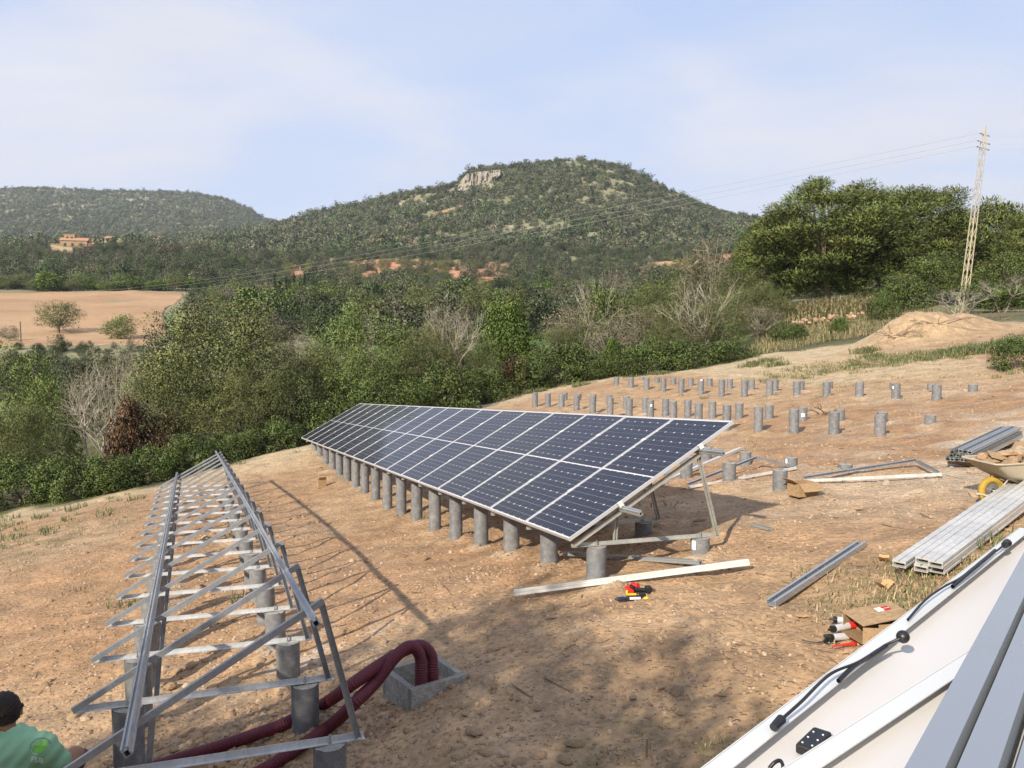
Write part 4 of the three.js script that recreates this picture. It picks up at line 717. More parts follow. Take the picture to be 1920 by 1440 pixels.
// grass tufts: weeds at the margins, hay by the stacked modules
{
  const blade = (n, seed, h, spread, dry) => { const r = rngOf(seed), pos = [], col = []; for (let i = 0; i < n; i++) { const a = r() * 6.28, q = spread * Math.sqrt(r()), x = Math.cos(a) * q, z = Math.sin(a) * q, l = h * (0.5 + 0.7 * r()), lean = 0.25 + 0.9 * r(), b = r() * 6.28, w = 0.0035 + 0.003 * r(), cx = -Math.sin(b) * w, cz = Math.cos(b) * w; const p1 = [x + Math.cos(b) * l * lean * 0.35, l * 0.6, z + Math.sin(b) * l * lean * 0.35], p2 = [x + Math.cos(b) * l * lean, l * (1 - lean * 0.35), z + Math.sin(b) * l * lean];
      pos.push(x - cx, 0, z - cz, x + cx, 0, z + cz, p1[0] - cx * 0.8, p1[1], p1[2] - cz * 0.8, x + cx, 0, z + cz, p1[0] + cx * 0.8, p1[1], p1[2] + cz * 0.8, p1[0] - cx * 0.8, p1[1], p1[2] - cz * 0.8, p1[0] - cx * 0.8, p1[1], p1[2] - cz * 0.8, p1[0] + cx * 0.8, p1[1], p1[2] + cz * 0.8, p2[0], p2[1], p2[2]);
      const k = r() < dry ? [0.3, 0.24, 0.13] : [0.1, 0.125, 0.045], t = 0.7 + 0.6 * r(); for (let j = 0; j < 9; j++) col.push(k[0] * t, k[1] * t, k[2] * t); }
    const g = new THREE.BufferGeometry(); g.setAttribute('position', new THREE.Float32BufferAttribute(pos, 3)); g.setAttribute('color', new THREE.Float32BufferAttribute(col, 3)); g.computeVertexNormals(); return g; };
  const mat = new THREE.MeshStandardMaterial({ vertexColors: true, roughness: 0.8, side: THREE.DoubleSide });
  const field = (name, label, geo, spots) => { const m = new THREE.InstancedMesh(geo, mat, spots.length); spots.forEach(([x, z, s, ry], k) => m.setMatrixAt(k, new THREE.Matrix4().compose(V(x, ground(x, z) - 0.01, z), new THREE.Quaternion().setFromEuler(new THREE.Euler(0, ry, 0)), V(s, s, s)))); m.name = numbered(name); m.castShadow = m.receiveShadow = true; tag(m, label, 'grass', null, 'stuff'); scene.add(m); };
  const r = rngOf(851), green = [], hay = [], reed = [];
  const cloud = (list, cx, cz, sx, sz, n, s0, s1) => { for (let i = 0; i < n; i++) { const a = r() * 6.28, q = Math.sqrt(-2 * Math.log(r() + 1e-6)) * 0.7; list.push([cx + Math.cos(a) * q * sx, cz + Math.sin(a) * q * sz, s0 + (s1 - s0) * r(), r() * 6.28]); } };
  cloud(hay, 3.0, -6.0, 0.5, 0.35, 70, 0.5, 1.1); cloud(hay, 3.5, -5.5, 0.7, 0.6, 90, 0.5, 1.0); cloud(hay, 3.4, -6.5, 0.5, 0.25, 40, 0.6, 1.2); cloud(hay, 0.95, -4.3, 0.5, 0.3, 22, 0.4, 0.8); cloud(hay, 4.6, -6.6, 0.7, 0.4, 60, 0.6, 1.2);
  cloud(hay, -9.5, -16, 1.6, 2.5, 50, 0.6, 1.3); cloud(green, -11.5, -18.5, 2, 2, 60, 0.7, 1.5); cloud(green, 4.3, -6.4, 0.3, 0.3, 14, 0.9, 1.5);
  cloud(green, 13.8, -26.5, 3, 1.2, 240, 0.6, 1.6); cloud(green, 15, -25.2, 1.2, 0.8, 150, 1.2, 2.6); cloud(hay, 12.5, -27.5, 3.5, 1.5, 300, 0.8, 1.8); cloud(hay, 11, -22, 4, 3, 120, 0.5, 1.2);
  for (let i = 0; i < 900; i++) { const x = mix(-18, 18, r()), z = -mix(8, 42, r()), e = edgeDistance(x, z); if (e > -1 && (e < 3 + 3 * r() ? r() < 0.5 : r() < 0.06)) (r() < 0.5 ? green : hay).push([x, z, 0.4 + r() * 1.1, r() * 6.28]); }
  for (const [px, d] of [[1190, 36], [1240, 36.5], [1405, 33], [1440, 34], [1455, 32], [1625, 31], [1630, 29], [1010, 38], [1090, 37], [985, 38]]) cloud(green, (px - 960) / F * d, -d, 0.3, 0.25, 12, 1.2, 2.4);
  for (let i = 0; i < 800; i++) { const d = 39.5 + r() * 9, px = 1420 + r() * 320, x = (px - 960) / F * d; reed.push([x, -d, 1.0 + r() * 1.6, r() * 6.28]); }
  for (let i = 0; i < 700; i++) { const d = 48 + r() * 5, px = 1470 + r() * 190; reed.push([(px - 960) / F * d, -d, 3 + r() * 2.2, r() * 6.28]); }
  for (let i = 0; i < 1600; i++) { const d = 29 + r() * 22, px = -60 + r() * 400; const x = (px - 960) / F * d; if (edgeDistance(x, -d) < -1.5) green.push([x, -d, 0.6 + r() * 1.3, r() * 6.28]); }
  // dry twigs
  { const q = rngOf(871), n = 160, g = new THREE.CylinderGeometry(0.004, 0.0025, 1, 4).rotateZ(Math.PI / 2), m = new THREE.InstancedMesh(g, S(lin(0.13, 0.085, 0.055), { roughness: 1 }), n); for (let i = 0; i < n; i++) { const d = 3.8 * Math.pow(6, q()), px = q() * 1920, x = (px - 960) / F * d, l = 0.06 + 0.3 * q() * q(), a = q() * 6.28; m.setMatrixAt(i, new THREE.Matrix4().compose(V(x, ground(x, -d) + 0.008, -d), new THREE.Quaternion().setFromEuler(new THREE.Euler(0, a, 0.1 * (q() - 0.5))), V(l, 0.7 + q(), 0.7 + q()))); } m.name = 'twigs'; m.castShadow = m.receiveShadow = true; tag(m, 'thin dry twigs scattered over the soil', 'twigs', null, 'stuff'); scene.add(m); }
  field('grass', 'green weeds and grass at the margins of the clearing', blade(34, 861, 0.13, 0.13, 0.35), green);
  field('dry_grass', 'flattened straw-coloured grass on the soil', blade(30, 863, 0.07, 0.2, 0.7), hay);
  field('tall_dry_grass', 'tall pale grass on the strip before the pines', blade(30, 865, 0.22, 0.25, 0.45), reed);
}
console.log('plants done');
// ================================================================ LATTICE MAST AND WIRES
{
  const B = at(1803, 584, 44), Tt = at(1848, 236, 44); B.y = ground(B.x, B.z) - 0.3;
  const mast = thing('power_mast', 'tall slim cream lattice steel mast leaning to the right', 'power mast', B);
  const ax = Tt.clone().sub(B), H = ax.length(); ax.normalize();
  mast.quaternion.setFromUnitVectors(V(0, 1, 0), ax); mast.rotateY(0.35);
  const cream = S(lin(0.68, 0.6, 0.42), { roughness: 0.7, map: speckle }), worn = S(lin(0.6, 0.56, 0.52), { roughness: 0.75, map: speckle }), rust = S(lin(0.4, 0.33, 0.27), { roughness: 0.9 });
  const half = (t) => mix(0.145, 0.1, t), topT = 0.9, nP = 15, bar = (a, b, w, m, name) => { const g = between(box(w, w * 0.6, 1).translate(0, 0, 0.5), V(0, 0, 0), V(0, 0, 1)); const o = mesh(name, bar.g[w] || (bar.g[w] = box(w, w * 0.55, 1).translate(0, 0, 0.5)), m, mast); const z = b.clone().sub(a); o.scale.z = z.length(); z.normalize(); const x = (Math.abs(z.y) > 0.95 ? V(1, 0, 0) : V(0, 1, 0)).cross(z).normalize(); o.quaternion.setFromRotationMatrix(new THREE.Matrix4().makeBasis(x, z.clone().cross(x), z)); o.position.copy(a); return o; }; bar.g = {};
  const corner = (k, t) => V([1, 1, -1, -1][k % 4] * half(t), t * H, [1, -1, -1, 1][k % 4] * half(t));
  for (let k = 0; k < 4; k++) { bar(corner(k, 0), corner(k, 0.52), 0.042, cream, 'leg'); bar(corner(k, 0.52), corner(k, topT), 0.038, worn, 'leg'); bar(corner(k, topT), V(0, H, 0), 0.05, rust, 'tip_bar'); }
  for (let i = 0; i < nP; i++) for (let k = 0; k < 4; k++) { const t0 = topT * i / nP, t1 = topT * (i + 1) / nP, m = t0 < 0.5 ? cream : worn; bar(i % 2 ? corner(k, t0) : corner(k + 1, t0), i % 2 ? corner(k + 1, t1) : corner(k, t1), 0.026, m, 'brace'); if (i % 3 === 0) bar(corner(k, t0), corner(k + 1, t0), 0.026, m, 'brace'); }
  const ins = new THREE.LatheGeometry([[0.012, -0.09], [0.05, -0.07], [0.02, -0.05], [0.055, -0.02], [0.02, 0.0], [0.05, 0.03], [0.015, 0.06], [0.012, 0.09]].map(([x, y]) => new THREE.Vector2(x, y)), 8);
  const glassy = S(lin(0.2, 0.16, 0.14), { roughness: 0.3 });
  const heads = [];
  [[0.955, 0.2], [0.915, 0.32], [0.885, 0.32]].forEach(([t, reach], i) => { bar(V(-reach, t * H, 0), V(reach, t * H, 0), 0.06, worn, 'crossarm'); for (const s of [-1, 1]) { const o = mesh('insulator', ins, glassy, mast); o.rotation.z = Math.PI / 2; o.scale.setScalar(0.7); o.position.set(s * (reach + 0.09), t * H, 0); heads.push([V(s * (reach + 0.18), t * H, 0), s]); } });
  mast.updateMatrixWorld(true);
  const wireMat = S(lin(0.4, 0.4, 0.37), { roughness: 0.5, metalness: 0.3 });
  heads.forEach(([h, s], i) => {
    const a = mast.localToWorld(h.clone()), lev = Math.floor(i / 2), b = s < 0 ? at(120, [547, 551, 560][lev], [216, 208, 204][lev]) : V(a.x + 60, a.y + 6 + lev * 0.4, a.z - 6 + lev * 2), pts = [];
    for (let k = 0; k <= 40; k++) { const t = k / 40, p = a.clone().lerp(b, t); p.y -= 4 * (s < 0 ? 2 : 1.2) * t * (1 - t); pts.push(p); }
    tag(mesh('power_line', tube(pts, s < 0 ? 0.009 : 0.003, 5, 60), wireMat), `overhead wire from the mast, ${['top', 'middle', 'lowest'][lev]} of three running to the ${s < 0 ? 'left across the valley' : 'right'}`, 'wire', 'overhead wires');
  });
  // small pole standing in the ploughed field
  const fp = at(39, 634, 104), gy = ground(fp.x, fp.z);
  const pole = thing('field_pole', 'thin dark wooden pole at the left of the ploughed field', 'pole', V(fp.x, gy, fp.z)); mesh('shaft', new THREE.CylinderGeometry(0.07, 0.09, 2.9, 8).translate(0, 1.2, 0), barkMats.bark, pole); mesh('cap', box(0.3, 0.05, 0.08, 0, 2.66, 0), barkMats.bark, pole);
  // next mast of the line, far left
  const fm = at(118, 590, 208); const m2 = thing('far_power_mast', 'distant slim pole at the left end of the overhead wires', 'power mast', V(fm.x, ground(fm.x, fm.z), fm.z)); const hh = at(118, 548, 208).y - m2.position.y; mesh('shaft', new THREE.CylinderGeometry(0.08, 0.14, hh + 0.4, 7).translate(0, hh / 2, 0), worn, m2); mesh('crossarm', box(1.4, 0.08, 0.08, 0, hh - 0.2, 0), worn, m2);
}
// ================================================================ HOUSES AND WALLS ON THE FAR SLOPES
{
  const ochre = S(lin(0.5, 0.34, 0.2), { roughness: 0.95, map: speckle }), cream = S(lin(0.6, 0.5, 0.33), { roughness: 0.95, map: speckle }), tile = S(lin(0.36, 0.19, 0.11), { roughness: 0.9 }), pane = S(lin(0.03, 0.035, 0.04), { roughness: 0.15 }), stone = S(lin(0.5, 0.38, 0.24), { roughness: 1, map: speckle });
  const house = (name, px, py, d, turn, label, blocks, wallMat) => {
    const p = at(px, py, d), g = thing(name, label, 'house', V(p.x, ground(p.x, p.z) - 0.3, p.z)); g.rotation.y = turn;
    for (const [x, z, w, dp, h, roof, wins] of blocks) {
      const wl = mesh('wall', box(w, h, dp, 0, h / 2, 0), wallMat, g); wl.position.set(x, 0, z);
      if (roof === 'gable') { const s = poly([[-dp / 2 - 0.4, 0], [dp / 2 + 0.4, 0], [0, dp * 0.24]]); const r = mesh('roof', extrude(s, w + 0.8).rotateY(Math.PI / 2).translate(-w / 2 - 0.4, 0, 0), tile, g); r.position.set(x, h + 0.01, z); }
      else { const r = mesh('roof', merge([box(w + 0.3, 0.25, dp + 0.3, 0, 0.13, 0)]), wallMat, g); r.position.set(x, h, z); }
      for (const [wx, wy, ww, wh] of wins) { const f = mesh('window', box(ww + 0.24, wh + 0.24, 0.1), stone, g); f.position.set(x + wx, wy, z + dp / 2 + 0.03); const q = mesh('pane', box(ww, wh, 0.06), pane, f); q.position.z = 0.05; }
    }
    return g;
  };
  house('stone_house', 142, 470, 430, 0.25, 'large ochre stone house with a tower on the left slope', [[0, 0, 13, 8, 6.5, 'gable', [[-4, 4.4, 1.1, 1.5], [-0.5, 4.4, 1.1, 1.5], [3.6, 4.4, 1.1, 1.5], [-2.2, 1.6, 1.4, 2.2], [3.4, 1.6, 1.2, 1.6]]], [-2.6, -1.5, 5, 5, 10, 'flat', [[-1, 8.2, 0.9, 1.3], [1.2, 8.2, 0.9, 1.3]]], [-8.6, 1, 4.4, 6, 4.4, 'flat', [[-1, 2.2, 1, 1.4], [1, 2.2, 1, 1.4]]], [8, 0.6, 3.6, 6, 4.8, 'gable', [[0, 2.4, 1, 1.4]]]], ochre);
  house('pale_house', 220, 449, 520, 0.1, 'small cream house right of the large ochre house', [[0, 0, 11, 7, 4.6, 'flat', [[-3.6, 2.6, 1.2, 1.5], [0, 2.6, 1.2, 1.5], [3.6, 2.6, 1.2, 1.5]]], [-4.4, 1, 4, 6, 6.2, 'gable', [[0, 4.4, 1, 1.3]]]], cream);
  house('far_house', 428, 432, 640, 0.0, 'tiny pale house in the trees near the saddle', [[0, 0, 9, 6, 4, 'gable', [[-2, 2.2, 1.2, 1.4], [2, 2.2, 1.2, 1.4]]]], cream);
  house('far_house', 385, 441, 600, 0.3, 'tiny cream farmhouse left of the saddle', [[0, 0, 8, 6, 3.6, 'gable', [[-2, 2, 1, 1.3], [2, 2, 1, 1.3]]]], cream);
  const wall = (px0, py0, px1, py1, d0, d1, h, label) => { const a = at(px0, py0, d0), b = at(px1, py1, d1); a.y = ground(a.x, a.z) - 0.5; b.y = ground(b.x, b.z) - 0.5; const g = thing('terrace_wall', label, 'wall', a); const len = Math.hypot(b.x - a.x, b.z - a.z), n = Math.max(4, Math.round(len / 2.4)); g.rotation.y = Math.atan2(-(b.z - a.z), b.x - a.x);
    for (let i = 0; i < n; i++) { const m = mesh('wall_section', rbox(len / n - 0.03, h + hash2(i, 9) * 0.4, 0.7, 0.08), stone, g); m.position.set((i + 0.5) * len / n, h / 2 + mix(0, b.y - a.y, (i + 0.5) / n), 0); } };
  wall(98, 492, 138, 497, 400, 392, 5.5, 'ochre terrace wall below the large stone house');
  wall(684, 447, 770, 441, 545, 548, 4, 'pale ochre terrace wall on the main hill');
  wall(705, 453, 745, 451, 530, 530, 3, 'short ochre terrace wall below the pale one');
  wall(812, 398, 866, 393, 690, 692, 2.4, 'low stone wall high on the main hill');
  wall(418, 470, 500, 466, 500, 505, 3, 'reddish terrace wall left of the orchard');
  wall(1215, 459, 1262, 464, 400, 396, 2.6, 'reddish terrace wall above the dead trees');
  // dry rubble at the edge of the grassy strip
  const r = rngOf(905), rub = thing('rubble_wall', 'low heap of pale stones before the pines', 'wall', at(1560, 580, 46)); rub.position.y = ground(rub.position.x, rub.position.z);
  const geos = [0, 1, 2].map((i) => stoneGeo(80 + i, 0.7, 1));
  for (let i = 0; i < 46; i++) { const x = (r() - 0.5) * 5.2, z = (r() - 0.5) * 0.8, s = 0.08 + r() * 0.14, m = mesh('stone', geos[i % 3], stoneMats[i % 3], rub); m.position.set(x, ground(rub.position.x + x, rub.position.z + z) - rub.position.y + 0.05 + r() * 0.5, z); m.scale.setScalar(s); m.rotation.set(r(), r() * 6, r()); }
}
// limestone cliff near the top of the main hill
{
  const mat = S(lin(0.42, 0.37, 0.3), { roughness: 1, map: speckle }), n = 70, rows = 16, pos = [], idx = [];
  const edge = []; for (let j = 0; j <= n; j++) { const px = mix(858, 938, j / n), top = lerpTable([[858, 352], [866, 336], [876, 326], [900, 322], [930, 319], [938, 318]], px), low = lerpTable([[858, 353], [868, 354], [890, 350], [910, 343], [925, 334], [938, 324]], px); edge.push([px, top, low]); }
  for (let i = 0; i <= rows; i++) for (let j = 0; j <= n; j++) { const [px, top, low] = edge[j], t = i / rows, d = mix(772, 800, t) + 26 * (fbm(px / 7, t * 3, 4, 911) - 0.5) + 20 * (fbm(px / 2.2, t * 0.9, 3, 917) - 0.5), p = at(px, mix(low + 4, top, t), d); pos.push(p.x, p.y, p.z); if (i < rows && j < n) { const k = i * (n + 1) + j, b = k + n + 1; idx.push(k, k + 1, b, k + 1, b + 1, b); } }
  for (let j = 0; j <= n; j++) { const [px, top] = edge[j], p = at(px, top + 3, 850); pos.push(p.x, p.y - 1, p.z); const k = rows * (n + 1) + j, b = k + n + 1; if (j < n) idx.push(k, k + 1, b, k + 1, b + 1, b); }
  const g = new THREE.BufferGeometry(); g.setAttribute('position', new THREE.Float32BufferAttribute(pos, 3)); g.setIndex(idx); const f = g.toNonIndexed(); f.computeVertexNormals(); structure('limestone_cliff', f, mat, 'pale rock face near the top of the main hill');
}
// ================================================================ ROOTS AND BRUSH ON THE SPOIL HEAP
{
  const r = rngOf(921), mat = S(lin(0.16, 0.11, 0.075), { roughness: 1 });
  const brush = (px, py, label, n, s) => { const p = py < 690 ? at(px, py, 32 + (px > 1780 ? 3 : 0)) : onGround(px, py), list = [], tips = []; for (let i = 0; i < n; i++) { const a = r() * 6.28; branchOut(list, r, V((r() - 0.5) * s, 0.02, (r() - 0.5) * s * 0.6), V(Math.cos(a), 0.12 + 0.35 * r(), Math.sin(a)).normalize(), s * 0.5, 0.02, 3, tips, 0.8, -0.05); } const m = mesh('brushwood', merge(list), mat); m.position.copy(p); m.position.y = ground(p.x, p.z); tag(m, label, 'brushwood'); };
  brush(1672, 660, 'tangle of dead roots at the left foot of the spoil heap', 7, 1.1);
  brush(1835, 612, 'dark uprooted brushwood on the right of the spoil heap', 9, 1.6);
  brush(1790, 600, 'dry roots sticking out of the spoil heap top', 5, 1.0);
  brush(1735, 680, 'long dead branches lying below the spoil heap', 5, 1.3);
  brush(1541, 778, 'small dark twig heap between the middle posts', 4, 0.35);
}
// ================================================================ CARDBOARD, TOOLS, CARTRIDGES
const flap = (w, d, t = 0.004) => box(w, t, d);
function cardBox(name, pos, ry, [w, h, d], label, opts = {}) {
  const g = thing(name, label, 'box', pos); g.rotation.set(opts.rx || 0, ry, opts.rz || 0); const t = 0.005;
  const part = (n, geo, x, y, z, rx = 0, ry2 = 0, rz = 0, m = M.card) => { const o = mesh(n, geo, m, g); o.position.set(x, y, z); o.rotation.set(rx, ry2, rz); return o; };
  part('bottom', box(w, t, d), 0, t / 2, 0, 0, 0, 0, M.cardDark); part('side', box(w, h - t, t), 0, h / 2, d / 2 - t / 2); part('side', box(w, h - t, t), 0, h / 2, -d / 2 + t / 2); part('end', box(t, h - t, d - 2 * t), w / 2 - t / 2, h / 2, 0);
  if (opts.openEnd) { part('top', box(w, t, d), 0, h + t / 2, 0); for (const [y, z, rz, geo] of opts.flaps) { const o = part('flap', geo, -w / 2, y, z, 0, 0, rz); if (opts.fold) o.rotation.y = opts.fold; } }
  else { part('end', box(t, h - t, d - 2 * t), -w / 2 + t / 2, h / 2, 0); for (const [x, z, fw, fd, rx, rz] of opts.flaps) { const o = new THREE.Group(); o.name = 'flap'; o.position.set(x, h, z); o.rotation.set(rx, 0, rz); g.add(o); mesh('flap_sheet', box(fw, t, fd).translate(Math.sign(x) * fw / 2 * (x ? 1 : 0), 0, Math.sign(z) * fd / 2 * (z ? 1 : 0)), M.card, o); } }
  return g;
}
{
  const p1 = onGround(603, 914); cardBox('paper_box', p1, 0.5, [0.2, 0.2, 0.16], 'small crumpled cardboard box beside the front posts of the array', { flaps: [[0, 0.08, 0.18, 0.09, -0.9, 0], [0.1, 0, 0.08, 0.15, 0, 0.7]] });
  const p2 = onGround(1505, 930); p2.y += 0.01; const b2 = cardBox('cardboard_box', p2, 0.35, [0.3, 0.17, 0.22], 'open tipped cardboard box left of the flat steel frame', { flaps: [[0, 0.11, 0.29, 0.13, 0.75, 0], [0, -0.11, 0.29, 0.13, -0.6, 0], [-0.15, 0, 0.12, 0.21, 0, -0.5]] }); 
  // box of cartridges
  const p3 = onGround(1660, 1194), y3 = ground(p3.x, p3.z); const turn = 0.2;
  const b3 = thing('cardboard_box', 'open cardboard box with a red and white print spilling sealant cartridges', 'box', V(p3.x, y3 + 0.005, p3.z)); b3.rotation.y = turn;
  const part = (n, geo, x, y, z, rx = 0, ry = 0, rz = 0, m = M.card) => { const o = mesh(n, geo, m, b3); o.position.set(x, y, z); o.rotation.set(rx, ry, rz); return o; };
  const W = 0.28, Hh = 0.13, D = 0.24, t = 0.005;
  part('bottom', box(W, t, D), 0, t / 2, 0, 0, 0, 0, M.cardDark); part('side', box(W, Hh, t), 0, Hh / 2, D / 2); part('side', box(W, Hh, t), 0, Hh / 2, -D / 2); part('end', box(t, Hh, D), W / 2, Hh / 2, 0, 0, 0, 0, M.cardDark); const lid = part('lid', box(W + 0.1, t, D), -0.06, Hh + 0.028, -0.01, 0.08, 0, 0.12);
  part('flap', box(0.13, Hh - 0.02, t), -W / 2 - 0.055, Hh / 2, D / 2 + 0.018, 0, -0.3, 0); part('flap', box(0.12, Hh - 0.02, t), -W / 2 - 0.05, Hh / 2, -D / 2 - 0.02, 0, 0.4, 0); part('flap', box(0.12, t, D), -W / 2 - 0.06, 0.012, 0, 0, 0, 0.05, M.cardDark); part('flap', box(0.14, t, D * 0.9), W / 2 + 0.06, Hh * 0.96, 0.02, 0, 0, -0.4, M.cardDark);
  const cv = document.createElement('canvas'); cv.width = 128; cv.height = 64; const c2 = cv.getContext('2d'); c2.fillStyle = '#efece6'; c2.fillRect(0, 0, 128, 64); c2.fillStyle = '#a8161f'; c2.fillRect(60, 0, 68, 64); c2.fillStyle = '#efece6'; c2.fillRect(64, 26, 64, 5); const ct = new THREE.CanvasTexture(cv); ct.colorSpace = THREE.SRGBColorSpace;
  const pr = mesh('print', new THREE.PlaneGeometry(0.1, 0.055).rotateX(-Math.PI / 2), new THREE.MeshStandardMaterial({ map: ct, roughness: 0.7 }), lid); pr.position.set(0.07, t / 2 + 0.0012, -0.04);
  const cart = (px, py, ry, label, lift = 0.03, tiltz = 0) => { const p = onGround(px, py), g = thing('sealant_cartridge', label, 'cartridge', V(p.x, ground(p.x, p.z) + lift, p.z), 'sealant cartridges'); g.rotation.set(0, ry, tiltz); mesh('tube', new THREE.CylinderGeometry(0.024, 0.024, 0.2, 16).rotateZ(Math.PI / 2), M.silver, g); const rb = mesh('band', new THREE.CylinderGeometry(0.0246, 0.0246, 0.07, 16, 1, true).rotateZ(Math.PI / 2), M.red, g); rb.position.x = 0.045; mesh('cap', new THREE.CylinderGeometry(0.025, 0.022, 0.03, 14).rotateZ(Math.PI / 2).translate(-0.112, 0, 0), M.black, g); mesh('nozzle_thread', new THREE.CylinderGeometry(0.008, 0.009, 0.03, 8).rotateZ(Math.PI / 2).translate(-0.14, 0, 0), M.black, g); };
  cart(1588, 1196, 0.28, 'silver cartridge lying across the mouth of the printed box', 0.085, 0.08); cart(1586, 1200, 0.2, 'silver and red cartridge lowest in front of the printed box', 0.027); cart(1598, 1178, -0.3, 'silver cartridge with black cap inside the printed box', 0.05);
  const noz = (px, py, ry, label) => { const p = onGround(px, py), m = mesh('nozzle', new THREE.LatheGeometry([[0.0, 0], [0.016, 0], [0.016, 0.025], [0.01, 0.035], [0.007, 0.15], [0.004, 0.18], [0, 0.18]].map(([x, y]) => new THREE.Vector2(x, y)), 12).rotateZ(Math.PI / 2), M.red); m.position.set(p.x, ground(p.x, p.z) + 0.016, p.z); m.rotation.y = ry; tag(m, label, 'nozzle', 'red nozzles'); };
  noz(1604, 1211, 0.25, 'long red plastic nozzle lying nearest of the spilled cartridges'); noz(1560, 1198, 2.9, 'red nozzle beside the black cable reel at the printed box');
  const pk = onGround(1556, 1204), reel = thing('cable_reel', 'small black reel with a loose black cable end on the soil', 'reel', V(pk.x, ground(pk.x, pk.z) + 0.02, pk.z)); mesh('drum', new THREE.LatheGeometry([[0.0, -0.02], [0.045, -0.02], [0.045, -0.012], [0.036, -0.008], [0.036, 0.012], [0.045, 0.016], [0.045, 0.022], [0, 0.024]].map(([x, y]) => new THREE.Vector2(x, y)), 18), M.black, reel); mesh('cable_end', tube([V(-0.03, 0, 0.02), V(-0.08, -0.01, 0.03), V(-0.13, -0.013, 0.015), V(-0.19, -0.012, -0.02)], 0.005, 6), M.black, reel);
  // scraps
  const scrap = (px, py, w, d, ry, label, up) => { const p = onGround(px, py), g = new THREE.PlaneGeometry(w, d, 4, 4).rotateX(-Math.PI / 2), q = g.attributes.position; for (let i = 0; i < q.count; i++) { const x = q.getX(i), z = q.getZ(i); q.setY(i, 0.012 + up * Math.abs(x) / w + 0.02 * fbm(x * 20, z * 20, 2, Math.round(px))); } g.computeVertexNormals(); const m = mesh('cardboard_scrap', g, M.card); m.position.set(p.x, ground(p.x, p.z), p.z); m.rotation.y = ry; m.material = scrap.m || (scrap.m = new THREE.MeshStandardMaterial({ color: lin(0.44, 0.27, 0.13), roughness: 0.9, side: THREE.DoubleSide })); tag(m, label, 'scrap'); };
  scrap(1656, 1106, 0.14, 0.09, 0.4, 'folded cardboard scrap in the dry grass above the printed box', 0.1); scrap(1657, 1056, 0.11, 0.08, 1.1, 'cardboard scrap beside the end of the rail stack', 0.08); scrap(1712, 1070, 0.22, 0.08, 0.6, 'long cardboard scrap tucked under the end of the rail stack', 0.06); scrap(1608, 958, 0.12, 0.07, 0.1, 'pale paper scrap on the open soil right of the array', 0.01); scrap(1504, 1160, 0.1, 0.05, 0.2, 'pale scrap on the soil left of the printed box', 0.0);
}
{ // drill and cutter
  const p = onGround(1196, 1115), g = thing('cordless_drill', 'red and black cordless drill lying in front of the white rail', 'drill', V(p.x, ground(p.x, p.z) + 0.03, p.z)); g.rotation.y = 0.12;
  mesh('handle', merge([T(new THREE.CapsuleGeometry(0.02, 0.1, 4, 10), 0.015, 0.012, 0, 0, 0, Math.PI / 2 - 0.08)]), M.black, g); mesh('battery', rbox(0.055, 0.055, 0.075, 0.01, 0.095, 0.015, 0), M.black, g); mesh('guard', T(rbox(0.03, 0.085, 0.05, 0.008), -0.055, 0.02, 0.01, 0, 0, 0.15), M.black, g);
  mesh('body', merge([T(new THREE.CylinderGeometry(0.028, 0.03, 0.1, 14), -0.075, 0.01, -0.01, Math.PI / 2, 0, 0)]), M.red, g); mesh('gearbox', T(new THREE.CylinderGeometry(0.024, 0.03, 0.07, 14), -0.01, 0.03, -0.06, Math.PI / 2 - 0.3, 0, -0.7), M.red, g); mesh('chuck', T(new THREE.CylinderGeometry(0.012, 0.02, 0.05, 10), -0.12, 0.0, 0.03, Math.PI / 2, 0, 0.6), M.bolt, g); mesh('bit', T(new THREE.CylinderGeometry(0.004, 0.003, 0.07, 6), -0.15, -0.012, 0.06, Math.PI / 2, 0, 0.7), M.bolt, g);
  const q = onGround(1190, 1126), k = thing('cable_cutter', 'navy and yellow hand tool with a white strip before the drill', 'hand tool', V(q.x, ground(q.x, q.z) + 0.022, q.z)); k.rotation.y = 0.08;
  mesh('jaw', T(new THREE.SphereGeometry(0.03, 12, 8), -0.12, 0, 0.01, 0, 0.1, 0, [2.1, 0.6, 0.7]), M.navy, k); mesh('body', rbox(0.13, 0.034, 0.036, 0.008, -0.01, 0, 0), M.navy, k); mesh('label_strip', rbox(0.095, 0.02, 0.006, 0.002, 0.0, 0.004, 0.019), M.white, k); mesh('handle', merge([rbox(0.09, 0.018, 0.02, 0.006, -0.02, 0.02, -0.04), rbox(0.02, 0.045, 0.02, 0.006, -0.06, 0.035, -0.04)]), M.yellow, k); mesh('grip_end', T(new THREE.SphereGeometry(0.025, 10, 8), 0.1, -0.004, 0.01, 0, 0, 0, [1.1, 0.7, 1]), M.yellow, k); mesh('ratchet', rbox(0.05, 0.04, 0.04, 0.008, 0.07, 0.02, -0.02), M.black, k);
}
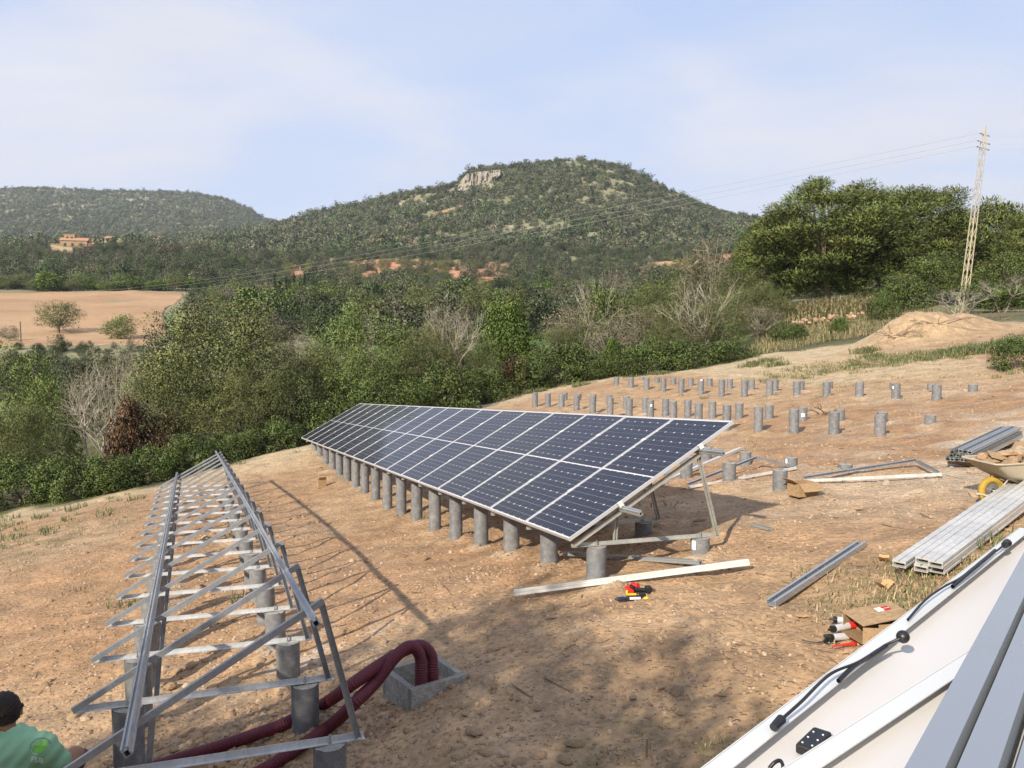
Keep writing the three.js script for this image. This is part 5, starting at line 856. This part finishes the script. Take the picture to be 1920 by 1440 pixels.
// ================================================================ RAIL STACKS AND WHEELBARROW
{
  const stack = (a, b, rows, label, mat, w, h, cat) => { const g = thing('rail_stack', label, cat || 'rail stack', a); const len = a.distanceTo(b), z = b.clone().sub(a).normalize(), x = V(0, 1, 0).cross(z).normalize(), y = z.clone().cross(x); g.quaternion.setFromRotationMatrix(new THREE.Matrix4().makeBasis(x, y, z)); const sh = railShape(w, h), geo = extrude(sh, len); rows.forEach((row, j) => row.forEach((off, i) => { const m = mesh('rail', geo, mat[(i + j) % mat.length], g); m.position.set(off * w, j * (h + 0.002), (hash2(i, j) - 0.5) * 0.12); })); for (const t of [0.12, 0.85]) { const q = mesh('bearer', rbox(0.5, 0.09, 0.07, 0.004), S(lin(0.3, 0.2, 0.12), { roughness: 0.9 }), g); q.position.set(0, -0.048, len * t); } return g; };
  const a = onGround(1724, 1088); a.y += 0.07; const b = V(7.4, 0, -10.3); b.y = ground(b.x, b.z) + 0.12;
  stack(a, b, [[-1.1, -0.08, 1.5], [-1.12, -0.1]], 'bundle of long white metal rails lying on bearers at the right', [M.railPale], 0.105, 0.055);
  const c = onGround(1803, 880); c.y += 0.1; const d = onGround(1885, 838); d.y += 0.1; d.add(d.clone().sub(c).multiplyScalar(0.15));
  stack(c, d, [[-2, -1, 0, 1, 2, 3], [-2, -1, 0.1, 1.1, 2.1], [-1.5, -0.4, 0.7, 1.8]], 'bundle of dark grey rails lying behind the wheelbarrow', [M.railGrey, M.aluDark], 0.055, 0.05);
  const w = onGround(1858, 946), wb = thing('wheelbarrow', 'dusty cream wheelbarrow with a yellow wheel full of rubble', 'wheelbarrow', V(w.x, ground(w.x, w.z), w.z)); wb.rotation.y = 0.12; wb.scale.setScalar(0.85);
  const tray = S(lin(0.58, 0.5, 0.37), { roughness: 0.7, map: speckle, side: THREE.DoubleSide }), tubeM = S(lin(0.42, 0.36, 0.27), { roughness: 0.6, metalness: 0.2 });
  const tyre = mesh('wheel', new THREE.TorusGeometry(0.135, 0.045, 12, 28), S(lin(0.56, 0.36, 0.05), { roughness: 0.75, map: speckle }), wb); tyre.position.set(0, 0.18, 0); mesh('rim', new THREE.LatheGeometry([[0.03, -0.03], [0.09, -0.02], [0.115, -0.03], [0.115, 0.03], [0.09, 0.02], [0.03, 0.03]].map(([x, y]) => new THREE.Vector2(x, y)), 18).rotateX(Math.PI / 2), M.bolt, tyre); mesh('hub', new THREE.CylinderGeometry(0.02, 0.02, 0.16, 10).rotateX(Math.PI / 2), M.bolt, tyre);
  { const top = [[-0.2, 0.56, -0.33], [0.8, 0.6, -0.36], [0.8, 0.6, 0.36], [-0.2, 0.56, 0.33]], low = [[0.22, 0.3, -0.2], [0.62, 0.3, -0.22], [0.62, 0.3, 0.22], [0.22, 0.3, 0.2]], pos = [], idx = [];
    const ring = (c, k) => { const out = []; for (let i = 0; i < 4; i++) { const A = c[i], P = c[(i + 3) % 4], N = c[(i + 1) % 4]; for (const [q, f] of [[P, 0.16], [P, 0.05], [N, 0.05], [N, 0.16]]) out.push([mix(A[0], q[0], f), A[1], mix(A[2], q[2], f)]); } return out; };
    const rings = [ring(top), ring(top.map((t, i) => t.map((v, n) => mix(v, low[i][n], 0.5) + (n === 1 ? -0.03 : 0)))), ring(low)]; rings.forEach((rg) => rg.forEach((p) => pos.push(...p))); for (let i = 0; i < 2; i++) for (let j = 0; j < 16; j++) { const k = i * 16 + j, n = i * 16 + (j + 1) % 16; idx.push(k, n, k + 16, n, n + 16, k + 16); } const c0 = pos.length / 3; pos.push(0.42, 0.295, 0); for (let j = 0; j < 16; j++) idx.push(32 + j, 32 + (j + 1) % 16, c0);
    const g = new THREE.BufferGeometry(); g.setAttribute('position', new THREE.Float32BufferAttribute(pos, 3)); g.setIndex(idx); g.computeVertexNormals(); const tr = mesh('tray', g, tray, wb); mesh('rim_tube', tube(ring(top).map((p) => V(...p)), 0.014, 7, 64, true), tray, tr); }
  for (const s of [-1, 1]) { mesh('frame_tube', tube([V(-0.14, 0.14, s * 0.03), V(-0.12, 0.13, s * 0.1), V(0.1, 0.2, s * 0.12), V(0.5, 0.29, s * 0.22), V(1.35, 0.56, s * 0.28)], 0.016, 7), tubeM, wb); mesh('grip', T(new THREE.CylinderGeometry(0.02, 0.02, 0.12, 8), 1.36, 0.565, s * 0.28, 0, 0, Math.PI / 2 - 0.3), M.black, wb); mesh('leg', tube([V(0.72, 0.36, s * 0.24), V(0.76, 0.1, s * 0.26), V(0.8, 0.0, s * 0.26), V(0.9, 0.01, s * 0.26)], 0.014, 6), tubeM, wb); mesh('stay', tube([V(0.02, 0.18, s * 0.075), V(0.1, 0.36, s * 0.16), V(0.05, 0.46, s * 0.2)], 0.01, 5), tubeM, wb); }
  mesh('fork_bow', tube([V(-0.14, 0.14, -0.03), V(-0.2, 0.14, 0), V(-0.14, 0.14, 0.03)], 0.016, 7), tubeM, wb);
  const r = rngOf(931), wp = V(); const load = [M.card, M.cardDark, stoneMats[0], stoneMats[1]];
  for (let i = 0; i < 26; i++) { const x = -0.05 + r() * 0.75, z = (r() - 0.5) * 0.5, s = 0.05 + r() * 0.07, big = i % 4 === 0; const m = mesh(big ? 'cardboard_scrap' : 'brick_rubble', big ? box(0.24, 0.006, 0.16) : stoneGeo(100 + i % 3, 0.7, 1), load[i % 4]); m.scale.setScalar((big ? 1 : s) * 0.85); wp.set(x, 0.5 + r() * 0.1, z); wb.updateMatrixWorld(); m.position.copy(wb.localToWorld(wp)); m.rotation.set(r() * 1.2 - 0.6, r() * 6, r() * 1.2 - 0.6); tag(m, big ? 'torn cardboard piece lying in the wheelbarrow load' : 'broken rubble lump lying in the wheelbarrow', big ? 'scrap' : 'rubble', big ? 'cardboard in the wheelbarrow' : 'rubble in the wheelbarrow'); }
}
// ================================================================ STACKED MODULES BESIDE THE CAMERA
{
  const flange = 0.03, gm = merge([box(MW, MT, 0.002, 0, 0, ML / 2 - 0.001), box(MW, MT, 0.002, 0, 0, -ML / 2 + 0.001), box(0.002, MT, ML - 0.004, MW / 2 - 0.001, 0, 0), box(0.002, MT, ML - 0.004, -MW / 2 + 0.001, 0, 0), box(flange, 0.002, ML - 0.006, -MW / 2 + flange / 2 + 0.003, MT / 2 - 0.0012, 0), box(flange, 0.002, ML - 0.006, MW / 2 - flange / 2 - 0.003, MT / 2 - 0.0012, 0), box(MW - 2 * flange - 0.008, 0.002, flange, 0, MT / 2 - 0.0012, ML / 2 - flange / 2 - 0.003), box(MW - 2 * flange - 0.008, 0.002, flange, 0, MT / 2 - 0.0012, -ML / 2 + flange / 2 + 0.003)]);
  const back = box(MW - 0.006, 0.006, ML - 0.006, 0, -MT / 2 + 0.006, 0);
  const place = (edgeA, edgeB, y, label, start) => { // edge runs from a (near) to b (far); the module lies to its right
    const e = edgeB.clone().sub(edgeA).setY(0).normalize(), nrm = V(-e.z, 0, e.x), o = edgeA.clone().addScaledVector(e, start + ML / 2).addScaledVector(nrm, MW / 2); o.y = y;
    const g = thing('spare_solar_panel', label, 'solar panel', o, 'spare panels stacked face down'); g.quaternion.setFromRotationMatrix(new THREE.Matrix4().makeBasis(nrm, V(0, 1, 0), nrm.clone().cross(V(0, 1, 0)))); mesh('frame', gm, M.alu, g); mesh('backsheet', back, M.backsheet, g); return g; };
  const y1 = EYE - 0.62 - MT / 2, y2 = y1 + MT + 0.001;
  const A1 = onY(1313, 1440, EYE - 0.62), B1 = onY(1905, 994, EYE - 0.62), A2 = onY(1467, 1440, EYE - 0.585), B2 = onY(1840, 1205, EYE - 0.585);
  const m1 = place(A1, B1, y1, 'spare solar panel face down, second from top with its white back showing', -0.12), m2 = place(A2, B2, y2, 'top spare solar panel face down under the grey rails', -0.35);
  for (let i = 1; i <= 20; i++) { const q = hash2(i, 21) - 0.5; place(A1.clone().add(V(0.05 + 0.02 * q, 0, 0)), B1.clone().add(V(0.05 - 0.02 * q, 0, 0)), y1 - i * (MT + 0.001), `spare solar panel in the stack, ${ORD[i - 1]} below the top two`, -0.12 + 0.02 * q); }
  const pb = m1.position.clone(); const pal = thing('pallet', 'wooden pallet under the stacked spare panels', 'pallet', V(pb.x, 0, pb.z)); pal.quaternion.copy(m1.quaternion); const py = y1 - 20 * (MT + 0.001) - MT / 2; const woodM = S(lin(0.34, 0.24, 0.14), { roughness: 0.9, map: speckle });
  for (let i = 0; i < 7; i++) { const m = mesh('deck_board', rbox(1.0, 0.02, 0.1, 0.003), woodM, pal); m.position.set(0, py - 0.012, -0.9 + i * 0.3); } for (let i = 0; i < 3; i++) { const m = mesh('stringer', rbox(0.09, 0.1 + 0.1, 1.95, 0.004), woodM, pal); m.position.set(-0.45 + i * 0.45, py - 0.125, 0); }
  // cables of the second panel (points given in the panel's own plane by where they show)
  const on = (px, py, lift) => onY(px, py, EYE - 0.62 + 0.003 + lift * 0.8);
  const cab = (pts, label) => { const g = thing('panel_cable', label, 'cable', null, 'panel cables'); mesh('cord', tube(pts, 0.0027, 6, 60), M.black, g); return g; };
  const end = (g, a, b, r, name) => { const m = mesh(name, between(new THREE.CylinderGeometry(r, r * 0.8, 0.03, 10).rotateX(Math.PI / 2).translate(0, 0, 0.015), a, b), M.black, g); return m; };
  const c1 = cab([on(1462, 1352, 0.01), on(1500, 1318, 0.02), on(1560, 1262, 0.022), on(1608, 1242, 0.02), on(1650, 1216, 0.012), on(1665, 1207, 0.02), on(1690, 1196, 0.036)], 'black panel cable with round connector along the white back');
  end(c1, on(1450, 1364, 0.008), on(1462, 1352, 0.01), 0.008, 'plug'); mesh('connector_ball', new THREE.SphereGeometry(0.0125, 14, 10).translate(...on(1693, 1194, 0.036).toArray()), M.black, c1);
  mesh('twisted_lead', tube([on(1572, 1277, 0.006), on(1600, 1250, 0.016), on(1630, 1232, 0.01), on(1662, 1210, 0.018)], 0.0043, 6, 30), M.black, c1);
  const c2 = cab([on(1702, 1162, 0.004), on(1735, 1125, 0.016), on(1770, 1100, 0.016), on(1800, 1084, 0.012), on(1850, 1044, 0.014), on(1870, 1032, 0.016), on(1884, 1020, 0.02)], 'black panel cable at the far end of the white back');
  end(c2, on(1884, 1022, 0.02), on(1899, 1010, 0.022), 0.012, 'plug'); mesh('twisted_lead', tube([on(1786, 1100, 0.006), on(1815, 1075, 0.016), on(1850, 1046, 0.016), on(1866, 1032, 0.014)], 0.005, 6, 30), M.black, c2);
  const c3 = cab([on(1442, 1441, 0.01), on(1452, 1430, 0.02), on(1462, 1426, 0.022), on(1468, 1436, 0.02), on(1466, 1450, 0.01)], 'short black cable loop at the bottom of the white back');
  const jb = onY(1526, 1392, EYE - 0.62 - MT + 0.02), J = thing('junction_box', 'small black junction box with pale dots at the panel edge', 'junction box', jb); J.rotation.y = 0.85; mesh('housing', rbox(0.075, 0.016, 0.03, 0.004), M.black, J); for (let i = 0; i < 6; i++) { const m = mesh('dot', new THREE.CylinderGeometry(0.0016, 0.0016, 0.001, 8), M.white, J); m.position.set(-0.028 + (i % 3) * 0.022, 0.0088, i < 3 ? -0.007 : 0.008); }
  // grey rails lying on top
  const yR = EYE - 0.585 + 0.002, R0 = onY(1682, 1440, yR + 0.045), R1 = onY(1876, 1100, yR + 0.045), e = R1.clone().sub(R0).setY(0).normalize(), nn = V(-e.z, 0, e.x), shape = railShape(0.05, 0.045);
  const plain = poly([[-0.024, 0], [0.024, 0], [0.025, 0.03], [0.02, 0.045], [-0.02, 0.045], [-0.025, 0.03]]);
  const rail = (off, z0, len, lift, label, skew = 0) => { const m = mesh('mounting_rail', extrude(plain, len), M.railGrey); const d = e.clone().addScaledVector(nn, skew).normalize(), n2 = V(-d.z, 0, d.x); m.quaternion.setFromRotationMatrix(new THREE.Matrix4().makeBasis(V(0, 1, 0).cross(d), V(0, 1, 0), d)); const o = R0.clone().addScaledVector(nn, 0.027 + off).addScaledVector(e, z0); o.y = yR + lift; m.position.copy(o); tag(m, label, 'rail', 'grey rails on the spare panels'); };
  rail(0, -0.5, 2.9, 0, 'grey rail on the spare panels, leftmost'); rail(0.0525, -0.5, 1.46, 0.004, 'grey rail on the spare panels, second from left, ending short'); rail(0.062, 1.0, 2.0, -0.001, 'grey rail continuing behind the short one on the spare panels');
  ['third', 'fourth', 'fifth', 'sixth', 'seventh'].forEach((n, i) => rail(0.106 + i * 0.0535, -0.5, 2.8 + (i % 2) * 0.05, 0, `grey rail on the spare panels, ${n} from left`, 0.004));
}
console.log('props done');
// ================================================================ CROUCHING WORKER
{
  const headAt = at(7, 1334, 4.85), gy = ground(headAt.x + 0.12, headAt.z), hH = headAt.y - gy;
  const root = thing('person', 'crouching person with short dark hair in a light green work shirt, seen from behind', 'person', V(headAt.x, gy, headAt.z)); root.rotation.y = 0.1;
  const k = hH / 0.88;
  const J = (x, y, z) => V(x * k, y * k, z * k);
  const P = { head: J(0, 0.88, 0), neck: J(0.03, 0.755, 0.02), chest: J(0.09, 0.63, 0.05), belly: J(0.12, 0.47, 0.09), pelvis: J(0.14, 0.33, 0.11), sL: J(-0.1, 0.68, -0.02), sR: J(0.26, 0.655, 0.08), eL: J(-0.24, 0.47, -0.16), eR: J(0.34, 0.43, -0.08), wL: J(-0.12, 0.36, -0.36), wR: J(0.2, 0.34, -0.3), hL: J(0.05, 0.3, 0.1), hR: J(0.23, 0.3, 0.12), kL: J(-0.08, 0.42, -0.28), kR: J(0.32, 0.42, -0.26), aL: J(-0.02, 0.09, -0.02), aR: J(0.26, 0.09, 0.0), tL: J(-0.04, 0.035, -0.2), tR: J(0.28, 0.035, -0.18), heelL: J(-0.02, 0.05, 0.03), heelR: J(0.26, 0.05, 0.05) };
  const cap = (p, a, b, ra, rb) => { const ab = b.clone().sub(a), t = clamp(p.clone().sub(a).dot(ab) / ab.lengthSq()); return p.distanceTo(a.clone().addScaledVector(ab, t)) - mix(ra, rb, t); };
  const smin = (a, b, s) => { const h = clamp(0.5 + 0.5 * (b - a) / s); return mix(b, a, h) - s * h * (1 - h); };
  const field = (bones, s) => (p) => { let d = 9; for (const [a, b, ra, rb] of bones) d = smin(d, cap(p, a, b, ra * k, rb * k), s); return d; };
  const polygonise = (fn, c, half, res) => { const mc = new MarchingCubes(res, M.white, false, false, 200000); mc.isolation = 0; const h = res / 2, v = V(); for (let z = 0; z < res; z++) for (let y = 0; y < res; y++) for (let x = 0; x < res; x++) { v.set(c.x + (x - h) / h * half, c.y + (y - h) / h * half, c.z + (z - h) / h * half); mc.field[z * res * res + y * res + x] = -fn(v); } mc.update(); const n = mc.count; const g = new THREE.BufferGeometry(); const pos = new Float32Array(n * 3), nor = new Float32Array(n * 3); for (let i = 0; i < n; i++) { for (let q = 0; q < 3; q++) pos[i * 3 + q] = mc.positionArray[i * 3 + q] * half + [c.x, c.y, c.z][q]; } g.setAttribute('position', new THREE.BufferAttribute(pos, 3)); const e = 0.004; for (let i = 0; i < n; i++) { v.set(pos[i * 3], pos[i * 3 + 1], pos[i * 3 + 2]); const d0 = fn(v); const gx = fn(v.clone().setX(v.x + e)) - d0, gyy = fn(v.clone().setY(v.y + e)) - d0, gz = fn(v.clone().setZ(v.z + e)) - d0, l = Math.hypot(gx, gyy, gz) || 1; nor[i * 3] = gx / l; nor[i * 3 + 1] = gyy / l; nor[i * 3 + 2] = gz / l; } g.setAttribute('normal', new THREE.BufferAttribute(nor, 3)); return g; };
  const skin = S(lin(0.33, 0.17, 0.105), { roughness: 0.55 }), shirtM = S(lin(0.25, 0.46, 0.29), { roughness: 0.85, bumpMap: fineBump, bumpScale: 0.002 }), trouser = S(lin(0.05, 0.055, 0.07), { roughness: 0.9 }), hairM = S(lin(0.022, 0.016, 0.013), { roughness: 0.9 }), shoe = S(lin(0.05, 0.04, 0.03), { roughness: 0.8 });
  const torso = [[P.neck, P.chest, 0.055, 0.13], [P.chest, P.belly, 0.145, 0.125], [P.belly, P.pelvis, 0.125, 0.14], [P.sL, P.chest, 0.075, 0.1], [P.sR, P.chest, 0.08, 0.1]];
  const armsUp = [[P.sL, P.eL, 0.062, 0.046], [P.sR, P.eR, 0.064, 0.048]], fore = [[P.eL, P.wL, 0.042, 0.03], [P.eR, P.wR, 0.043, 0.03]], legs = [[P.hL, P.kL, 0.09, 0.06], [P.hR, P.kR, 0.09, 0.06], [P.kL, P.aL, 0.058, 0.042], [P.kR, P.aR, 0.058, 0.042]];
  const fold = (p) => 0.006 * Math.sin(p.y * 55 + p.x * 30 + 3 * Math.sin(p.x * 14)) * smooth(0.62 * k, 0.4 * k, p.y) + 0.004 * Math.sin((p.x * 1.2 - p.y) * 60);
  const handBones = (w, e, s) => { const d = w.clone().sub(e).normalize(), side = V(s, 0, 0.2).normalize(), pal = w.clone().addScaledVector(d, 0.05), out = [[w, pal, 0.03, 0.034]]; for (let f = 0; f < 4; f++) { const b = pal.clone().addScaledVector(d, 0.035).addScaledVector(side, (f - 1.5) * 0.019), l = [0.038, 0.043, 0.04, 0.032][f], m = b.clone().addScaledVector(d, l).add(V(0, -0.008, 0)), t = m.clone().addScaledVector(d, l * 0.5).add(V(0, -0.03, 0)); out.push([pal.clone().addScaledVector(side, (f - 1.5) * 0.016), b, 0.011, 0.0095], [b, m, 0.0095, 0.0085], [m, t, 0.0085, 0.007]); } const tb = w.clone().addScaledVector(d, 0.02).addScaledVector(side, -0.028), tm = tb.clone().addScaledVector(side, -0.028).addScaledVector(d, 0.03); out.push([tb, tm, 0.012, 0.01], [tm, tm.clone().addScaledVector(d, 0.03), 0.01, 0.008]); return out; };
  const yaw = -0.35, fwd = V(Math.sin(yaw), -0.25, -Math.cos(yaw)).normalize(), side = V(Math.cos(yaw), 0, Math.sin(yaw));
  const headBones = [[P.head.clone().addScaledVector(fwd, -0.02).add(V(0, 0.03, 0)), P.head.clone().addScaledVector(fwd, 0.02).add(V(0, 0.02, 0)), 0.09, 0.085], [P.head.clone().addScaledVector(fwd, 0.04).add(V(0, -0.06, 0)), P.head.clone().add(V(0, -0.02, 0)), 0.06, 0.08], [P.neck.clone().add(V(0.01, -0.05, 0.01)), P.head.clone().addScaledVector(fwd, -0.015).add(V(0, -0.05, 0)), 0.058, 0.056]];
  const nose = P.head.clone().addScaledVector(fwd, 0.115).add(V(0, -0.03, 0));
  const headFn = (p) => { let d = field(headBones, 0.03)(p); d = smin(d, cap(p, nose.clone().add(V(0, 0.03, 0)).addScaledVector(fwd, -0.015), nose, 0.009, 0.015), 0.012); for (const s of [-1, 1]) { const e = P.head.clone().addScaledVector(side, s * 0.088).add(V(0, -0.012, 0)); d = smin(d, cap(p, e.clone().add(V(0, 0.022, 0)), e.clone().add(V(0, -0.02, 0)), 0.013, 0.01), 0.008); const eye = P.head.clone().addScaledVector(fwd, 0.1).addScaledVector(side, s * 0.033).add(V(0, 0.0, 0)); d = Math.max(d, -(p.distanceTo(eye) - 0.017)); } const mo = P.head.clone().addScaledVector(fwd, 0.1).add(V(0, -0.075, 0)); d = smin(d, cap(p, mo.clone().addScaledVector(side, -0.02), mo.clone().addScaledVector(side, 0.02), 0.009, 0.009), 0.01); return d; };
  // body: one continuous skin mesh
  const c0 = J(0.09, 0.42, -0.03), bodyFn = field([...torso, ...armsUp, ...fore, ...legs, [P.aL, P.tL, 0.042, 0.03], [P.aR, P.tR, 0.042, 0.03]], 0.035);
  const body = mesh('body', merge([polygonise(bodyFn, c0, 0.56 * k, 64), polygonise(headFn, P.head.clone().add(V(0.01, -0.03, 0.01)), 0.2, 56), polygonise(field(handBones(P.wL, P.eL, 1), 0.008), P.wL.clone().add(V(0.03, -0.03, -0.06)), 0.14, 44), polygonise(field(handBones(P.wR, P.eR, -1), 0.008), P.wR.clone().add(V(-0.03, -0.03, -0.06)), 0.14, 44)]), skin, root);
  const shirtFn = (p) => { let d = field([...torso, [P.sL, P.sL.clone().lerp(P.eL, 0.62), 0.07, 0.066], [P.sR, P.sR.clone().lerp(P.eR, 0.62), 0.073, 0.068]], 0.045)(p) - 0.016 - fold(p); d = Math.max(d, 0.075 * k - cap(p, P.neck, P.head, 0, 0)); return Math.max(d, 0.27 * k - p.y); };
  const shirt = mesh('shirt', polygonise(shirtFn, J(0.09, 0.52, 0.0), 0.42 * k, 88), shirtM, root);
  mesh('trousers', polygonise((p) => Math.max(field([[P.belly, P.pelvis, 0.1, 0.145], ...legs], 0.05)(p) - 0.014, p.y - 0.44 * k), J(0.1, 0.3, -0.05), 0.46 * k, 64), trouser, root);
  for (const s of ['L', 'R']) mesh('shoe', polygonise((p) => Math.max(field([[P['heel' + s], P['t' + s], 0.045, 0.042], [P['a' + s], P['heel' + s], 0.045, 0.045]], 0.03)(p) - 0.01, 0.004 - p.y), P['a' + s].clone().add(V(0, -0.02, -0.08)), 0.2, 40), shoe, root);
  const hairFn = (p) => { const d = headFn(p) - 0.013 + 0.012 * fbm(p.x * 90, p.y * 90 + p.z * 70, 3, 941); const q = p.clone().sub(P.head); const f = q.dot(fwd), up = q.y; return Math.max(d, -(up + 0.055 - smooth(0.0, 0.075, f) * 0.12), f - 0.075 - up * 0.3, Math.abs(q.dot(side)) > 0.082 && up < 0.012 && f > -0.02 ? 0.01 : -9); };
  mesh('hair', polygonise(hairFn, P.head.clone().add(V(0, 0.02, 0)), 0.17, 72), hairM, root);
  // printed emblem on the back of the shirt
  const cv = document.createElement('canvas'); cv.width = 256; cv.height = 256; const c = cv.getContext('2d'); c.clearRect(0, 0, 256, 256);
  c.lineWidth = 7; c.strokeStyle = '#6f7f74'; c.beginPath(); c.ellipse(128, 92, 82, 74, -0.25, 2.6, 6.1); c.stroke(); c.beginPath(); c.lineWidth = 4; c.strokeStyle = '#dfeedd'; c.ellipse(128, 92, 80, 72, -0.25, 1.7, 2.9); c.stroke();
  c.fillStyle = '#86c75a'; c.beginPath(); c.moveTo(130, 24); c.quadraticCurveTo(196, 40, 186, 88); c.lineTo(138, 96); c.closePath(); c.fill(); c.beginPath(); c.moveTo(70, 96); c.quadraticCurveTo(96, 56, 126, 44); c.lineTo(132, 98); c.closePath(); c.fill(); c.fillStyle = '#74bb4c'; c.beginPath(); c.moveTo(70, 106); c.lineTo(188, 100); c.quadraticCurveTo(176, 160, 128, 164); c.quadraticCurveTo(86, 158, 70, 106); c.fill();
  c.fillStyle = '#d3e6dc'; c.font = 'bold 58px sans-serif'; c.textAlign = 'center'; c.fillText('FSB', 128, 232);
  const t = new THREE.CanvasTexture(cv); t.colorSpace = THREE.SRGBColorSpace;
  root.updateMatrixWorld(true);
  const ctr = root.worldToLocal(at(72, 1406, 4.6)); const dir = V(0.1, 0.05, 1).normalize(); // walk onto the shirt along the view
  const eyeL = root.worldToLocal(V(0, EYE, 0)), ray = ctr.clone().sub(eyeL).normalize(); let hit = ctr.clone().addScaledVector(ray, -0.5); for (let i = 0; i < 300 && shirtFn(hit) > 0.0005; i++) hit.addScaledVector(ray, Math.max(0.001, shirtFn(hit) * 0.7));
  const e = 0.01, nn = V(shirtFn(hit.clone().setX(hit.x + e)) - shirtFn(hit), shirtFn(hit.clone().setY(hit.y + e)) - shirtFn(hit), shirtFn(hit.clone().setZ(hit.z + e)) - shirtFn(hit)).normalize();
  const tmp = new THREE.Mesh(shirt.geometry, shirtM); tmp.updateMatrixWorld(); const o3 = new THREE.Object3D(); o3.position.copy(hit); o3.up.set(0.12, 1, 0); o3.lookAt(hit.clone().add(nn));
  const dg = new DecalGeometry(tmp, hit, o3.rotation, V(0.15, 0.15, 0.16)); const dp = dg.attributes.position, dn = dg.attributes.normal; for (let i = 0; i < dp.count; i++) dp.setXYZ(i, dp.getX(i) + dn.getX(i) * 0.002, dp.getY(i) + dn.getY(i) * 0.002, dp.getZ(i) + dn.getZ(i) * 0.002);
  mesh('emblem', dg, new THREE.MeshStandardMaterial({ map: t, transparent: true, roughness: 0.8, polygonOffset: true, polygonOffsetFactor: -2 }), shirt);
}
renderer.render(scene, camera);
